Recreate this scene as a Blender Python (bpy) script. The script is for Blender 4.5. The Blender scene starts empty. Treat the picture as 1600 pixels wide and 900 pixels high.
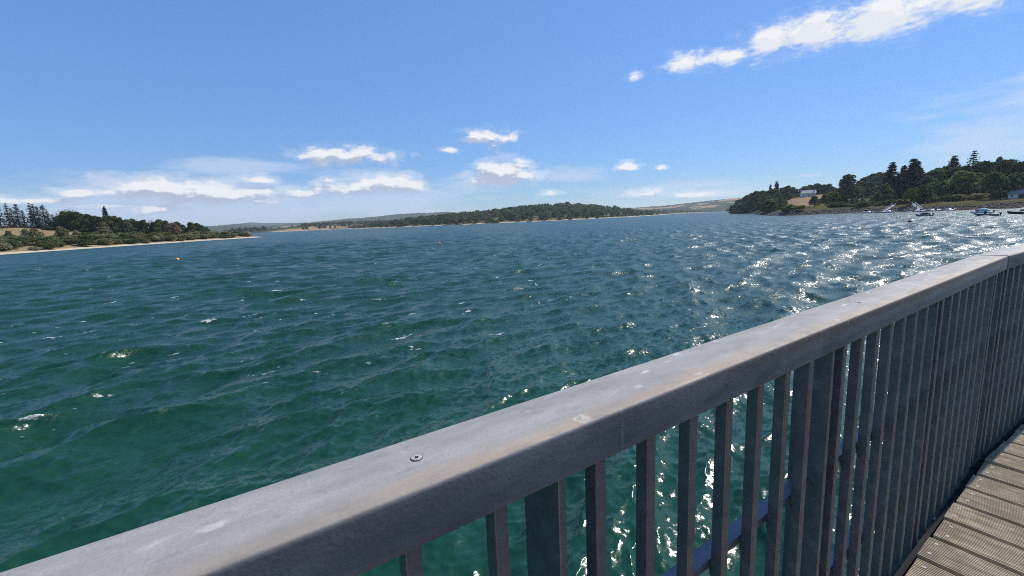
import bpy, bmesh, math, random
import numpy as np
from mathutils import Vector, Matrix

R = math.radians
rng = np.random.default_rng(7)
random.seed(7)
scn = bpy.context.scene
col = scn.collection

# ------------------------------------------------------------------ camera
CAM_H = 5.5
cam_d = bpy.data.cameras.new("camera")
cam = bpy.data.objects.new("camera", cam_d)
col.objects.link(cam)
cam_d.sensor_width = 36.0
cam_d.lens = 36.0 * 677.0 / 1600.0
cam_d.clip_start = 0.02
cam_d.clip_end = 40000
cam.matrix_world = (Matrix.Translation((0, 0, CAM_H)) @ Matrix.Rotation(R(90 - 8.923), 4, 'X')
                    @ Matrix.Rotation(R(-2.525), 4, 'Z'))
scn.camera = cam

# ------------------------------------------------------------------ sun, exposure
SUN_AZ, SUN_EL = 58.4, 45.0
sun_d = bpy.data.lights.new("sun", 'SUN')
sun_d.energy = 5.0
sun_d.angle = R(0.53)
sun_d.color = (1.0, 0.95, 0.88)
sun = bpy.data.objects.new("sun", sun_d)
col.objects.link(sun)
_sd = Vector((math.sin(R(SUN_AZ)) * math.cos(R(SUN_EL)), math.cos(R(SUN_AZ)) * math.cos(R(SUN_EL)), math.sin(R(SUN_EL))))
sun.rotation_euler = _sd.to_track_quat('Z', 'Y').to_euler()
scn.view_settings.view_transform = 'Standard'
scn.view_settings.look = 'None'
scn.view_settings.exposure = 0.3
scn.view_settings.gamma = 1.0
scn.cycles.use_denoising = False
scn.cycles.denoiser = 'OPENIMAGEDENOISE'
scn.cycles.denoising_input_passes = 'RGB_ALBEDO_NORMAL'
scn.cycles.max_bounces = 6
scn.cycles.diffuse_bounces = 2
scn.cycles.glossy_bounces = 3
scn.cycles.transmission_bounces = 3
scn.cycles.volume_bounces = 0
scn.cycles.transparent_max_bounces = 6
scn.cycles.sample_clamp_direct = 0
scn.cycles.sample_clamp_indirect = 2.5
scn.cycles.pixel_filter_type = 'BLACKMAN_HARRIS'
scn.cycles.filter_width = 1.05


# ------------------------------------------------------------------ node helpers
class NT:
    def __init__(self, tree):
        self.t = tree
    def n(self, typ, **kw):
        nd = self.t.nodes.new(typ)
        for k, v in kw.items():
            setattr(nd, k, v)
        return nd
    def l(self, a, b):
        self.t.links.new(a, b)
    def put(self, sock, v):
        if isinstance(v, bpy.types.NodeSocket):
            self.l(v, sock)
        elif v is not None:
            sock.default_value = v
    def math(self, op, a, b=None, c=None, clamp=False):
        nd = self.n('ShaderNodeMath', operation=op, use_clamp=clamp)
        for i, v in enumerate((a, b, c)):
            if v is not None:
                self.put(nd.inputs[i], v)
        return nd.outputs[0]
    def vmath(self, op, a, b=None, c=None):
        nd = self.n('ShaderNodeVectorMath', operation=op)
        for i, v in enumerate((a, b, c)):
            if v is not None:
                self.put(nd.inputs[i], v)
        return nd.outputs['Value'] if op in ('LENGTH', 'DOT_PRODUCT', 'DISTANCE') else nd.outputs['Vector']
    def mix(self, f, a, b):
        nd = self.n('ShaderNodeMix', data_type='RGBA')
        self.put(nd.inputs[0], f)
        self.put(nd.inputs[6], a)
        self.put(nd.inputs[7], b)
        return nd.outputs[2]
    def noise(self, vec, scale, detail=4, rough=0.5, dist=0.0):
        nd = self.n('ShaderNodeTexNoise')
        self.put(nd.inputs['Vector'], vec)
        nd.inputs['Scale'].default_value = scale
        nd.inputs['Detail'].default_value = detail
        nd.inputs['Roughness'].default_value = rough
        nd.inputs['Distortion'].default_value = dist
        return nd
    def smooth(self, v, a, b, c=0.0, d=1.0):
        nd = self.n('ShaderNodeMapRange', interpolation_type='SMOOTHSTEP')
        self.put(nd.inputs[0], v)
        for i, q in enumerate((a, b, c, d)):
            nd.inputs[i + 1].default_value = q
        return nd.outputs[0]
    def ramp(self, f, stops, interp='LINEAR'):
        nd = self.n('ShaderNodeValToRGB')
        self.put(nd.inputs[0], f)
        cr = nd.color_ramp
        cr.interpolation = interp
        while len(cr.elements) > 1:
            cr.elements.remove(cr.elements[-1])
        for i, (p, c) in enumerate(stops):
            e = cr.elements[0] if i == 0 else cr.elements.new(p)
            e.position = p
            e.color = (c[0], c[1], c[2], 1)
        return nd.outputs[0]
    def scalevec(self, v, s):
        return self.vmath('MULTIPLY', v, s)


def C4(c):
    return (c[0], c[1], c[2], 1.0)


def new_mat(name):
    m = bpy.data.materials.new(name)
    m.use_nodes = True
    m.node_tree.nodes.clear()
    g = NT(m.node_tree)
    out = g.n('ShaderNodeOutputMaterial')
    return m, g, out


# ------------------------------------------------------------------ sky with clouds
world = bpy.data.worlds.new("World")
scn.world = world
world.use_nodes = True
world.node_tree.nodes.clear()


def build_world():
    # cloud field group: direction in degrees (azimuth, elevation) -> signed density
    grp = bpy.data.node_groups.new("cloud_field", 'ShaderNodeTree')
    grp.interface.new_socket("Vector", in_out='INPUT', socket_type='NodeSocketVector')
    grp.interface.new_socket("Density", in_out='OUTPUT', socket_type='NodeSocketFloat')
    grp.interface.new_socket("Thin", in_out='OUTPUT', socket_type='NodeSocketFloat')
    g = NT(grp)
    gi = g.n('NodeGroupInput')
    go = g.n('NodeGroupOutput')
    P = gi.outputs[0]
    # noise coordinates: stretched sideways
    Pn = g.scalevec(P, (0.30, 0.62, 1.0))
    wob = g.noise(Pn, 0.9, 2, 0.5)
    Pw = g.vmath('ADD', Pn, g.scalevec(g.vmath('SUBTRACT', wob.outputs['Color'], (0.5, 0.5, 0.5)), (0.55, 0.55, 0.0)))
    n1 = g.noise(Pw, 1.25, 7, 0.55)
    n = g.math('SUBTRACT', n1.outputs['Fac'], 0.5)
    sE = g.n('ShaderNodeSeparateXYZ')
    g.l(P, sE.inputs[0])
    n2 = g.noise(Pw, 4.6, 6, 0.66)      # high clouds are more ragged
    n = g.math('ADD', n, g.math('MULTIPLY', g.math('SUBTRACT', n2.outputs['Fac'], 0.5), g.smooth(sE.outputs[1], 8.0, 13.0, 0.12, 0.48)))
    Pt = g.scalevec(P, (0.085, 0.42, 1.0))
    nt = g.noise(Pt, 1.6, 6, 0.62, 0.4)
    # (az, el, half width, half height, strength, flat base, tilt)
    big = [(-37.6, 4.4, 5.0, 1.6, 1.3, 1), (-33.0, 3.9, 5.2, 1.4, 1.3, 1), (-29.3, 3.3, 2.4, .55, .9, 1),
           (-29.0, 5.6, 2.2, .60, .9, 1), (-44.0, 4.1, 1.5, .45, .7, 1), (-38.5, 2.6, 2.0, .5, .6, 1),
           (-14.3, 4.8, 3.9, 1.55, 1.25, 1), (-18.5, 4.5, 4.8, 1.2, 1.05, 1), (-24.0, 4.1, 2.6, .8, .75, 1),
           (-.6, 5.6, 4.5, 2.3, 1.5, 1), (-2.5, 5.3, 2.0, .9, .6, 1), (15.1, 5.7, 1.5, .65, .85, 1), (19.1, 5.4, .7, .3, .8, 1),
           (5.7, 3.1, 1.3, .5, .8, 1), (17.4, 2.4, 2.1, .5, .7, 1), (22.2, 2.0, 2.6, .4, .6, 1),
           (-2.0, 10.4, 3.6, 1.05, 1.0, 0), (-3.6, 11.0, 1.6, .5, .6, 0), (-19.6, 8.4, 5.2, 1.15, .85, 0), (-7.2, 9.0, 1.2, .34, .8, 0),
           (-47.0, 3.5, 2.4, .4, .7, 1), (-42.0, 3.0, 2.0, .3, .7, 1),
           # the streak at the upper right, continuing out of the picture
           (21.6, 16.6, 2.3, 1.2, 1.0, 0), (24.0, 16.4, 2.6, .8, .9, 0), (26.4, 16.5, 3.4, .95, 1.0, 0), (29.9, 17.1, 3.4, 1.8, 1.15, 0),
           (34.2, 17.2, 4.8, 2.0, 1.35, 0), (39.5, 17.0, 4.6, 2.2, 1.35, 0), (45.0, 17.0, 4.4, 1.7, 1.15, 0), (51., 16.8, 5., 1.3, 1.05, 0),
           (15.9, 15.9, .8, .6, .8, 0), (60, 17.6, 7, 1.8, 1.0, 0),
           # clouds round the rest of the sky
           (-70, 6, 7, 1.5, 1.0, 1), (-82, 10, 5, 1.4, .9, 1), (-100, 5, 8, 1.6, 1.0, 1), (-130, 7, 7, 1.8, 1.0, 1), (-155, 12, 6, 1.5, .9, 1),
           (-62, 3.4, 5, .8, .8, 1), (78, 5, 4, 1.0, .8, 1), (100, 6, 6, 1.4, .9, 1), (125, 9, 6, 1.6, 1.0, 1), (160, 6, 8, 1.7, 1.0, 1),
           (-120, 28, 12, 4, .8, 0), (140, 33, 12, 4, .8, 0)]
    thin = [(-31.0, 7.0, 7.5, 1.25, 1.0), (-17.5, 6.2, 6.5, .9, .8), (6.5, 5.4, 6.5, 1.1, .8), (-34, 2.8, 17, 3.2, 1.25),
            (-40, 5.0, 7, 1.2, .8), (-16, 2.8, 13, 2.2, 1.1), (-5, 4.5, 5, 1.6, .5), (47.0, 5.2, 5.5, 2.0, .9), (52, 8.5, 9, 2.0, .8), (33.9, 3.3, 1.4, .22, .8), (20, 2.8, 9, 1.0, .7),
            (70, 9, 12, 3, .6), (-75, 4, 16, 2.5, .8), (115, 4, 25, 2.5, .7), (-140, 4, 30, 2.5, .7), (27, 2.2, 6, .7, .7)]

    def cov(items, flat):
        cur = None
        for it in items:
            a, e, w, h, s = it[:5]
            q = g.vmath('MULTIPLY_ADD', P, (1 / w, 1 / h, 0), (-a / w, -e / h, 0))
            if flat and it[5]:
                sp = g.n('ShaderNodeSeparateXYZ')
                g.l(q, sp.inputs[0])
                yn = g.math('MINIMUM', sp.outputs[1], 0.0)
                cb = g.n('ShaderNodeCombineXYZ')
                g.l(sp.outputs[0], cb.inputs[0])
                g.l(g.math('MULTIPLY_ADD', yn, 0.7, sp.outputs[1]), cb.inputs[1])
                q = cb.outputs[0]
            ln = g.vmath('LENGTH', q)
            v = g.math('MULTIPLY_ADD', ln, -s, s)
            if cur is None:
                cur = v
            else:
                nd = g.n('ShaderNodeMath', operation='SMOOTH_MAX')
                g.l(cur, nd.inputs[0])
                g.l(v, nd.inputs[1])
                nd.inputs[2].default_value = 0.12
                cur = nd.outputs[0]
        return g.math('MAXIMUM', cur, -1.3)

    d = g.math('ADD', g.math('MULTIPLY_ADD', cov(big, True), 0.62, 0.10), g.math('MULTIPLY', n, 1.55))
    g.l(d, go.inputs[0])
    t = g.math('ADD', g.math('MULTIPLY', cov(thin, False), 0.6), g.math('MULTIPLY', g.math('SUBTRACT', nt.outputs['Fac'], 0.5), 1.15))
    g.l(t, go.inputs[1])

    g = NT(world.node_tree)
    out = g.n('ShaderNodeOutputWorld')
    tc = g.n('ShaderNodeTexCoord')
    D = tc.outputs['Generated']
    sp = g.n('ShaderNodeSeparateXYZ')
    g.l(D, sp.inputs[0])
    az = g.math('MULTIPLY', g.math('ARCTAN2', sp.outputs[0], sp.outputs[1]), 180 / math.pi)
    el = g.math('MULTIPLY', g.math('ARCSINE', sp.outputs[2]), 180 / math.pi)
    cb = g.n('ShaderNodeCombineXYZ')
    g.l(az, cb.inputs[0])
    g.l(el, cb.inputs[1])
    P = cb.outputs[0]

    def field(v):
        nd = g.n('ShaderNodeGroup')
        nd.node_tree = grp
        g.l(v, nd.inputs[0])
        return nd.outputs[0], nd.outputs[1]
    d0, t0 = field(P)
    d1, _ = field(g.vmath('ADD', P, (0.45, 0.75, 0.0)))
    alpha = g.smooth(g.math('MULTIPLY', d0, g.smooth(el, 8.0, 13.0, 1.0, 0.72)), 0.0, 0.46)
    alpha = g.math('MAXIMUM', alpha, g.math('MULTIPLY', g.smooth(d0, -0.20, 0.10, 0.0, 0.30), g.smooth(el, 7.0, 10.0, 1.0, 0.25)))
    thin_a = g.smooth(t0, -0.12, 0.42, 0.0, 0.62)
    rim = g.math('SUBTRACT', d0, d1)
    lit = g.smooth(g.math('MULTIPLY_ADD', rim, 1.7, g.math('MULTIPLY_ADD', d1, -1.15, 0.74)), 0.10, 0.95)
    lit = g.math('MAXIMUM', lit, g.smooth(el, 9.0, 14.0, 0.0, 0.80))
    ccol = g.mix(lit, C4((0.38, 0.43, 0.55)), C4((0.74, 0.745, 0.76)))
    sky = g.n('ShaderNodeTexSky', sky_type='NISHITA')
    sky.sun_disc = False
    sky.sun_elevation = R(SUN_EL)
    sky.sun_rotation = R(SUN_AZ)
    sky.altitude = 1500
    sky.air_density = 1.0
    sky.dust_density = 0.0
    sky.ozone_density = 9.0
    bg = g.n('ShaderNodeBackground')
    # even out the sky: the camera shows the bright part near the sun and the horizon less bright than it is
    bw = g.n('ShaderNodeRGBToBW')
    g.l(sky.outputs[0], bw.inputs[0])
    sc = g.n('ShaderNodeVectorMath', operation='SCALE')
    g.l(sky.outputs[0], sc.inputs[0])
    g.l(g.math('POWER', g.math('DIVIDE', g.math('MAXIMUM', bw.outputs[0], .05), 2.0), -0.52), sc.inputs['Scale'])
    g.l(sc.outputs[0], bg.inputs[0])
    bg.inputs[1].default_value = SKY_STRENGTH
    cl = g.n('ShaderNodeBackground')
    g.l(ccol, cl.inputs[0])
    cl.inputs[1].default_value = 1.0
    tl = g.n('ShaderNodeBackground')
    tl.inputs[0].default_value = C4((0.50, 0.58, 0.74))
    m1 = g.n('ShaderNodeMixShader')
    g.l(thin_a, m1.inputs[0])
    g.l(bg.outputs[0], m1.inputs[1])
    g.l(tl.outputs[0], m1.inputs[2])
    m2 = g.n('ShaderNodeMixShader')
    g.l(g.math('MULTIPLY', alpha, 0.97), m2.inputs[0])
    g.l(m1.outputs[0], m2.inputs[1])
    g.l(cl.outputs[0], m2.inputs[2])
    g.l(m2.outputs[0], out.inputs[0])


SKY_STRENGTH = 0.138
build_world()


# ------------------------------------------------------------------ object helpers
def mesh_np(name, verts, faces, mat=None, smooth=False, fattr=None):
    """verts (n,3) array, faces (m,3|4) array"""
    verts = np.asarray(verts, dtype=np.float32)
    faces = np.asarray(faces, dtype=np.int32)
    k = faces.shape[1]
    me = bpy.data.meshes.new(name)
    me.vertices.add(len(verts))
    me.vertices.foreach_set("co", verts.ravel())
    me.loops.add(faces.size)
    me.loops.foreach_set("vertex_index", faces.ravel())
    me.polygons.add(len(faces))
    me.polygons.foreach_set("loop_start", np.arange(0, faces.size, k, dtype=np.int32))
    me.polygons.foreach_set("loop_total", np.full(len(faces), k, dtype=np.int32))
    me.polygons.foreach_set("use_smooth", np.full(len(faces), smooth, dtype=bool))
    for nm, (dom, arr) in (fattr or {}).items():
        a = me.attributes.new(nm, 'FLOAT', dom)
        a.data.foreach_set("value", np.asarray(arr, dtype=np.float32))
    me.update(calc_edges=True)
    if mat:
        me.materials.append(mat)
    return me


def obj(name, me, parent=None, loc=(0, 0, 0), rot=(0, 0, 0), scale=(1, 1, 1)):
    o = bpy.data.objects.new(name, me)
    col.objects.link(o)
    o.parent = parent
    o.location = loc
    o.rotation_euler = rot
    o.scale = scale
    return o


def tag(o, label=None, cat=None, group=None, kind=None):
    if label: o['label'] = label
    if cat: o['category'] = cat
    if group: o['group'] = group
    if kind: o['kind'] = kind
    return o


def thing(name, label, cat, loc=(0, 0, 0), rz=0.0, group=None):
    return tag(obj(name, None, None, loc, (0, 0, rz)), label, cat, group)


def bm_mesh(name, bm, mat, smooth=False):
    me = bpy.data.meshes.new(name)
    bmesh.ops.recalc_face_normals(bm, faces=bm.faces[:])
    bm.to_mesh(me)
    bm.free()
    if mat: me.materials.append(mat)
    if smooth:
        for p in me.polygons: p.use_smooth = True
    return me


def add_box(bm, x0, x1, y0, y1, z0, z1, bev=0.0, seg=1):
    r = bmesh.ops.create_cube(bm, size=1.0)
    for v in r['verts']:
        v.co = Vector(((x0 + x1) / 2 + v.co.x * (x1 - x0), (y0 + y1) / 2 + v.co.y * (y1 - y0), (z0 + z1) / 2 + v.co.z * (z1 - z0)))
    if bev > 0:
        es = list({e for v in r['verts'] for e in v.link_edges})
        bmesh.ops.bevel(bm, geom=es, offset=bev, segments=seg, affect='EDGES', profile=0.5)


def box_mesh(name, mat, *b, bev=0.0, seg=1):
    bm = bmesh.new()
    add_box(bm, *b, bev=bev, seg=seg)
    return bm_mesh(name, bm, mat)


def add_tube(bm, pts, radii, n=6, cap=True):
    pts = [Vector(p) for p in pts]
    rings = []
    for i, p in enumerate(pts):
        t = (pts[min(i + 1, len(pts) - 1)] - pts[max(i - 1, 0)]).normalized()
        a = t.orthogonal().normalized()
        b = t.cross(a)
        rings.append([bm.verts.new(p + (a * math.cos(2 * math.pi * k / n) + b * math.sin(2 * math.pi * k / n)) * radii[i]) for k in range(n)])
    for r0, r1 in zip(rings[:-1], rings[1:]):
        # align to avoid twist
        off = min(range(n), key=lambda o: (r1[o].co - r0[0].co).length)
        for k in range(n):
            bm.faces.new((r0[k], r0[(k + 1) % n], r1[(k + 1 + off) % n], r1[(k + off) % n]))
    if cap:
        bm.faces.new(rings[0])
        bm.faces.new(rings[-1])


def add_lathe(bm, prof, n=16, centre=(0, 0, 0)):
    c = Vector(centre)
    rings = []
    for r, z in prof:
        if r < 1e-5:
            rings.append([bm.verts.new(c + Vector((0, 0, z)))])
        else:
            rings.append([bm.verts.new(c + Vector((r * math.cos(2 * math.pi * k / n), r * math.sin(2 * math.pi * k / n), z))) for k in range(n)])
    for a, b in zip(rings[:-1], rings[1:]):
        for k in range(n):
            if len(a) == 1 and len(b) > 1: bm.faces.new((a[0], b[k], b[(k + 1) % n]))
            elif len(b) == 1 and len(a) > 1: bm.faces.new((a[k], a[(k + 1) % n], b[0]))
            elif len(a) > 1: bm.faces.new((a[k], a[(k + 1) % n], b[(k + 1) % n], b[k]))


# ------------------------------------------------------------------ materials
def simple_mat(name, c, rough=0.6, metal=0.0, var=0.12, nscale=3.0, spec=0.5, bump=0.0):
    m, g, out = new_mat(name)
    b = g.n('ShaderNodeBsdfPrincipled')
    tc = g.n('ShaderNodeTexCoord')
    ns = g.noise(tc.outputs['Object'], nscale, 5, 0.6)
    f = g.smooth(ns.outputs['Fac'], 0.3, 0.7)
    g.l(g.mix(f, C4([q * (1 - var) for q in c]), C4([min(1, q * (1 + var)) for q in c])), b.inputs['Base Color'])
    b.inputs['Roughness'].default_value = rough
    b.inputs['Metallic'].default_value = metal
    b.inputs['Specular IOR Level'].default_value = spec
    if bump:
        bp = g.n('ShaderNodeBump')
        bp.inputs['Strength'].default_value = bump
        bp.inputs['Distance'].default_value = 0.01
        g.l(ns.outputs['Fac'], bp.inputs['Height'])
        g.l(bp.outputs[0], b.inputs['Normal'])
    g.l(b.outputs[0], out.inputs[0])
    return m


def leaf_mat(name, dark, light, trans=0.40):
    m, g, out = new_mat(name)
    at = g.n('ShaderNodeAttribute', attribute_name='tone')
    oi = g.n('ShaderNodeObjectInfo')
    geo = g.n('ShaderNodeNewGeometry')
    ns = g.noise(geo.outputs['Position'], 0.28, 3, 0.6)
    f = g.math('ADD', g.math('MULTIPLY', at.outputs['Fac'], 0.55), g.math('MULTIPLY_ADD', ns.outputs['Fac'], 1.0, -0.30))
    c = g.mix(g.math('ADD', f, 0.0, clamp=True), C4(dark), C4(light))
    hsv = g.n('ShaderNodeHueSaturation')
    g.l(g.math('MULTIPLY_ADD', oi.outputs['Random'], 0.035, 0.487), hsv.inputs['Hue'])
    g.l(g.math('MULTIPLY_ADD', oi.outputs['Random'], -0.3, 1.10), hsv.inputs['Saturation'])
    g.l(g.math('MULTIPLY_ADD', oi.outputs['Random'], 0.5, 0.75), hsv.inputs['Value'])
    g.l(c, hsv.inputs['Color'])
    d = g.n('ShaderNodeBsdfDiffuse')
    t = g.n('ShaderNodeBsdfTranslucent')
    g.l(hsv.outputs[0], d.inputs[0])
    g.l(hsv.outputs[0], t.inputs[0])
    mx = g.n('ShaderNodeMixShader')
    mx.inputs[0].default_value = trans
    g.l(d.outputs[0], mx.inputs[1])
    g.l(t.outputs[0], mx.inputs[2])
    g.l(mx.outputs[0], out.inputs[0])
    return m


LEAF = dict(
    dark=leaf_mat('leaf_dark', (0.036, 0.056, 0.018), (0.105, 0.13, 0.04)),
    mid=leaf_mat('leaf_mid', (0.055, 0.08, 0.022), (0.14, 0.17, 0.048)),
    light=leaf_mat('leaf_light', (0.1, 0.13, 0.028), (0.23, 0.26, 0.06)),
    olive=leaf_mat('leaf_olive', (0.105, 0.105, 0.042), (0.25, 0.23, 0.095)),
    pale=leaf_mat('leaf_pale', (0.13, 0.13, 0.06), (0.28, 0.27, 0.13)),
    conifer=leaf_mat('leaf_conifer', (0.018, 0.03, 0.017), (0.05, 0.072, 0.032), 0.1),
    blue=leaf_mat('leaf_blue_conifer', (0.045, 0.055, 0.045), (0.1, 0.11, 0.08), 0.12),
    brown=leaf_mat('leaf_brown', (.22, .155, .120), (.42, .30, .24)),
    bare=leaf_mat('leaf_bare', (.10, .085, .060), (.19, .165, .115)))
M_bark = simple_mat('bark', (.075, .058, .042), 0.9, nscale=6, var=.35)


def metal_rail_mat(name, top):
    """galvanised steel: grey, mottled, with dull stains; the hand rail also carries a rusty band on its inner edge"""
    m, g, out = new_mat(name)
    b = g.n('ShaderNodeBsdfPrincipled')
    tc = g.n('ShaderNodeTexCoord')
    P = tc.outputs['Object']
    spang = g.n('ShaderNodeTexVoronoi')
    g.l(P, spang.inputs['Vector'])
    spang.inputs['Scale'].default_value = 55
    big = g.noise(g.scalevec(P, (1.0, 4.0, 4.0)), 5.0, 6, 0.65)
    mid = g.noise(P, 26.0, 5, 0.65)
    fine = g.noise(P, 300.0, 3, 0.6)
    if top:
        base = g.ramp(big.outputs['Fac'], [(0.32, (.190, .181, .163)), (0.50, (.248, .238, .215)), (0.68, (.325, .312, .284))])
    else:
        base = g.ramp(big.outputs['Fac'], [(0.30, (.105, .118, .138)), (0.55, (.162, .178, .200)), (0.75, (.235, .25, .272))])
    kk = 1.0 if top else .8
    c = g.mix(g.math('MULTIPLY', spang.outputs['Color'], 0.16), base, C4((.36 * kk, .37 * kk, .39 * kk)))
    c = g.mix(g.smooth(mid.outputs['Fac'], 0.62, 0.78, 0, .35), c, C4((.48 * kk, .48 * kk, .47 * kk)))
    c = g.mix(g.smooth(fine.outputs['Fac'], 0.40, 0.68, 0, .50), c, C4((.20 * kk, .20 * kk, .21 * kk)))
    if top:
        sp = g.n('ShaderNodeSeparateXYZ')
        g.l(P, sp.inputs[0])
        X, Y, Z = sp.outputs
        # rust-brown band along the inner edge of the top face
        wv = g.noise(g.scalevec(P, (2.2, 22, 22)), 2.2, 5, 0.6)
        yy = g.math('ADD', Y, g.math('MULTIPLY_ADD', wv.outputs['Fac'], 0.050, -0.025))
        band = g.math('MULTIPLY', g.smooth(yy, N_IN + .036, N_IN + .008), g.smooth(big.outputs['Fac'], .30, .62, .35, 1.0))
        c = g.mix(g.math('MULTIPLY', band, .56), c, C4((.33, .235, .145)))
        warm = g.math('MULTIPLY', g.smooth(X, .2, 2.2, .15, .75), g.smooth(wv.outputs['Fac'], .35, .65))
        c = g.mix(g.math('MULTIPLY', warm, .22), c, C4((.25, .205, .165)))
        # bird droppings and scuffs: pale ragged flecks
        fl = g.n('ShaderNodeTexVoronoi')
        fl.inputs['Scale'].default_value = 11
        g.l(g.vmath('ADD', g.scalevec(P, (1.0, 1.5, 1.0)), g.scalevec(mid.outputs['Color'], (.060, .060, .0))), fl.inputs['Vector'])
        fr = g.math('ABSOLUTE', g.math('SUBTRACT', fl.outputs['Distance'], 0.10))
        ring = g.math('MULTIPLY', g.smooth(fr, 0.06, 0.0), g.math('GREATER_THAN', fl.outputs['Color'], 0.68))
        ring = g.math('MULTIPLY', ring, g.smooth(mid.outputs['Fac'], .42, .62))
        c = g.mix(g.math('MULTIPLY', ring, .36), c, C4((.60, .59, .57)))
        fl2 = g.n('ShaderNodeTexVoronoi')
        fl2.inputs['Scale'].default_value = 24
        g.l(g.vmath('ADD', g.scalevec(P, (.7, 1.7, 1.0)), g.scalevec(mid.outputs['Color'], (.03, .03, .0))), fl2.inputs['Vector'])
        spot = g.math('MULTIPLY', g.smooth(fl2.outputs['Distance'], 0.30, 0.10), g.math('GREATER_THAN', fl2.outputs['Color'], 0.60))
        spot = g.math('MULTIPLY', spot, g.smooth(mid.outputs['Fac'], .36, .50))
        c = g.mix(g.math('MULTIPLY', spot, .72), c, C4((.50, .485, .46)))
        dk = g.noise(g.scalevec(P, (1, 2.5, 1)), 14.0, 4, .7)
        c = g.mix(g.smooth(dk.outputs['Fac'], .55, .72, 0, .45), c, C4((.150, .145, .145)))
        # the inner vertical face: grime near the top edge and pale drips running down, with grazing sheen painted in
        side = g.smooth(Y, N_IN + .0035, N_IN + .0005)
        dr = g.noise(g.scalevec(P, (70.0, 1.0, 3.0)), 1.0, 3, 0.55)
        grime_sheen = g.mix(g.smooth(big.outputs['Fac'], .3, .7), C4((.135, .138, .145)), C4((.225, .228, .235)))
        grime_sheen = g.mix(g.smooth(X, .8, 3.2, 0, .85), grime_sheen, C4((.29, .29, .297)))  # paler towards the far end: grazing sheen put into the colour
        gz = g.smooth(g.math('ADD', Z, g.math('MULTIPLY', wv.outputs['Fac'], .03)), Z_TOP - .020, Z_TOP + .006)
        grime_sheen = g.mix(g.math('MULTIPLY', gz, g.smooth(X, .3, 1.1, .12, .58)), grime_sheen, C4((.105, .070, .045)))
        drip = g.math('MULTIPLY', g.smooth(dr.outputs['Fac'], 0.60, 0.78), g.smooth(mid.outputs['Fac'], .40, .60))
        grime_sheen = g.mix(g.math('MULTIPLY', drip, .5), grime_sheen, C4((.34, .34, .35)))
        c = g.mix(side, c, grime_sheen)
    g.l(c, b.inputs['Base Color'])
    if top:
        g.l(g.math('MULTIPLY', side, .55), b.inputs['Metallic'])
    else:
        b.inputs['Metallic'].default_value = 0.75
    b.inputs['Specular IOR Level'].default_value = 0.22
    g.l(g.smooth(mid.outputs['Fac'], .3, .7, .60, .78) if top else g.smooth(mid.outputs['Fac'], .3, .7, .36, .52), b.inputs['Roughness'])
    bp = g.n('ShaderNodeBump')
    bp.inputs['Strength'].default_value = 0.35
    bp.inputs['Distance'].default_value = 0.0012
    hh = g.math('ADD', g.noise(P, 180.0, 4, 0.6).outputs['Fac'], g.math('MULTIPLY', mid.outputs['Fac'], .6))
    g.l(hh, bp.inputs['Height'])
    g.l(bp.outputs[0], b.inputs['Normal'])
    g.l(b.outputs[0], out.inputs[0])
    return m


# ------------------------------------------------------------------ the boardwalk and railing dimensions (metres)
RAIL_AZ = 56.58
DECK_Z = CAM_H - 1.28
N_IN, N_OUT = 0.3848, 0.4927          # hand rail, distance from the camera's foot
Z_TOP, Z_BOT = 1.020, 0.9555          # above the deck
BEND_S, BEND = 2.962, 3.4             # joint between the two railing sections and its bend in degrees


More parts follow.
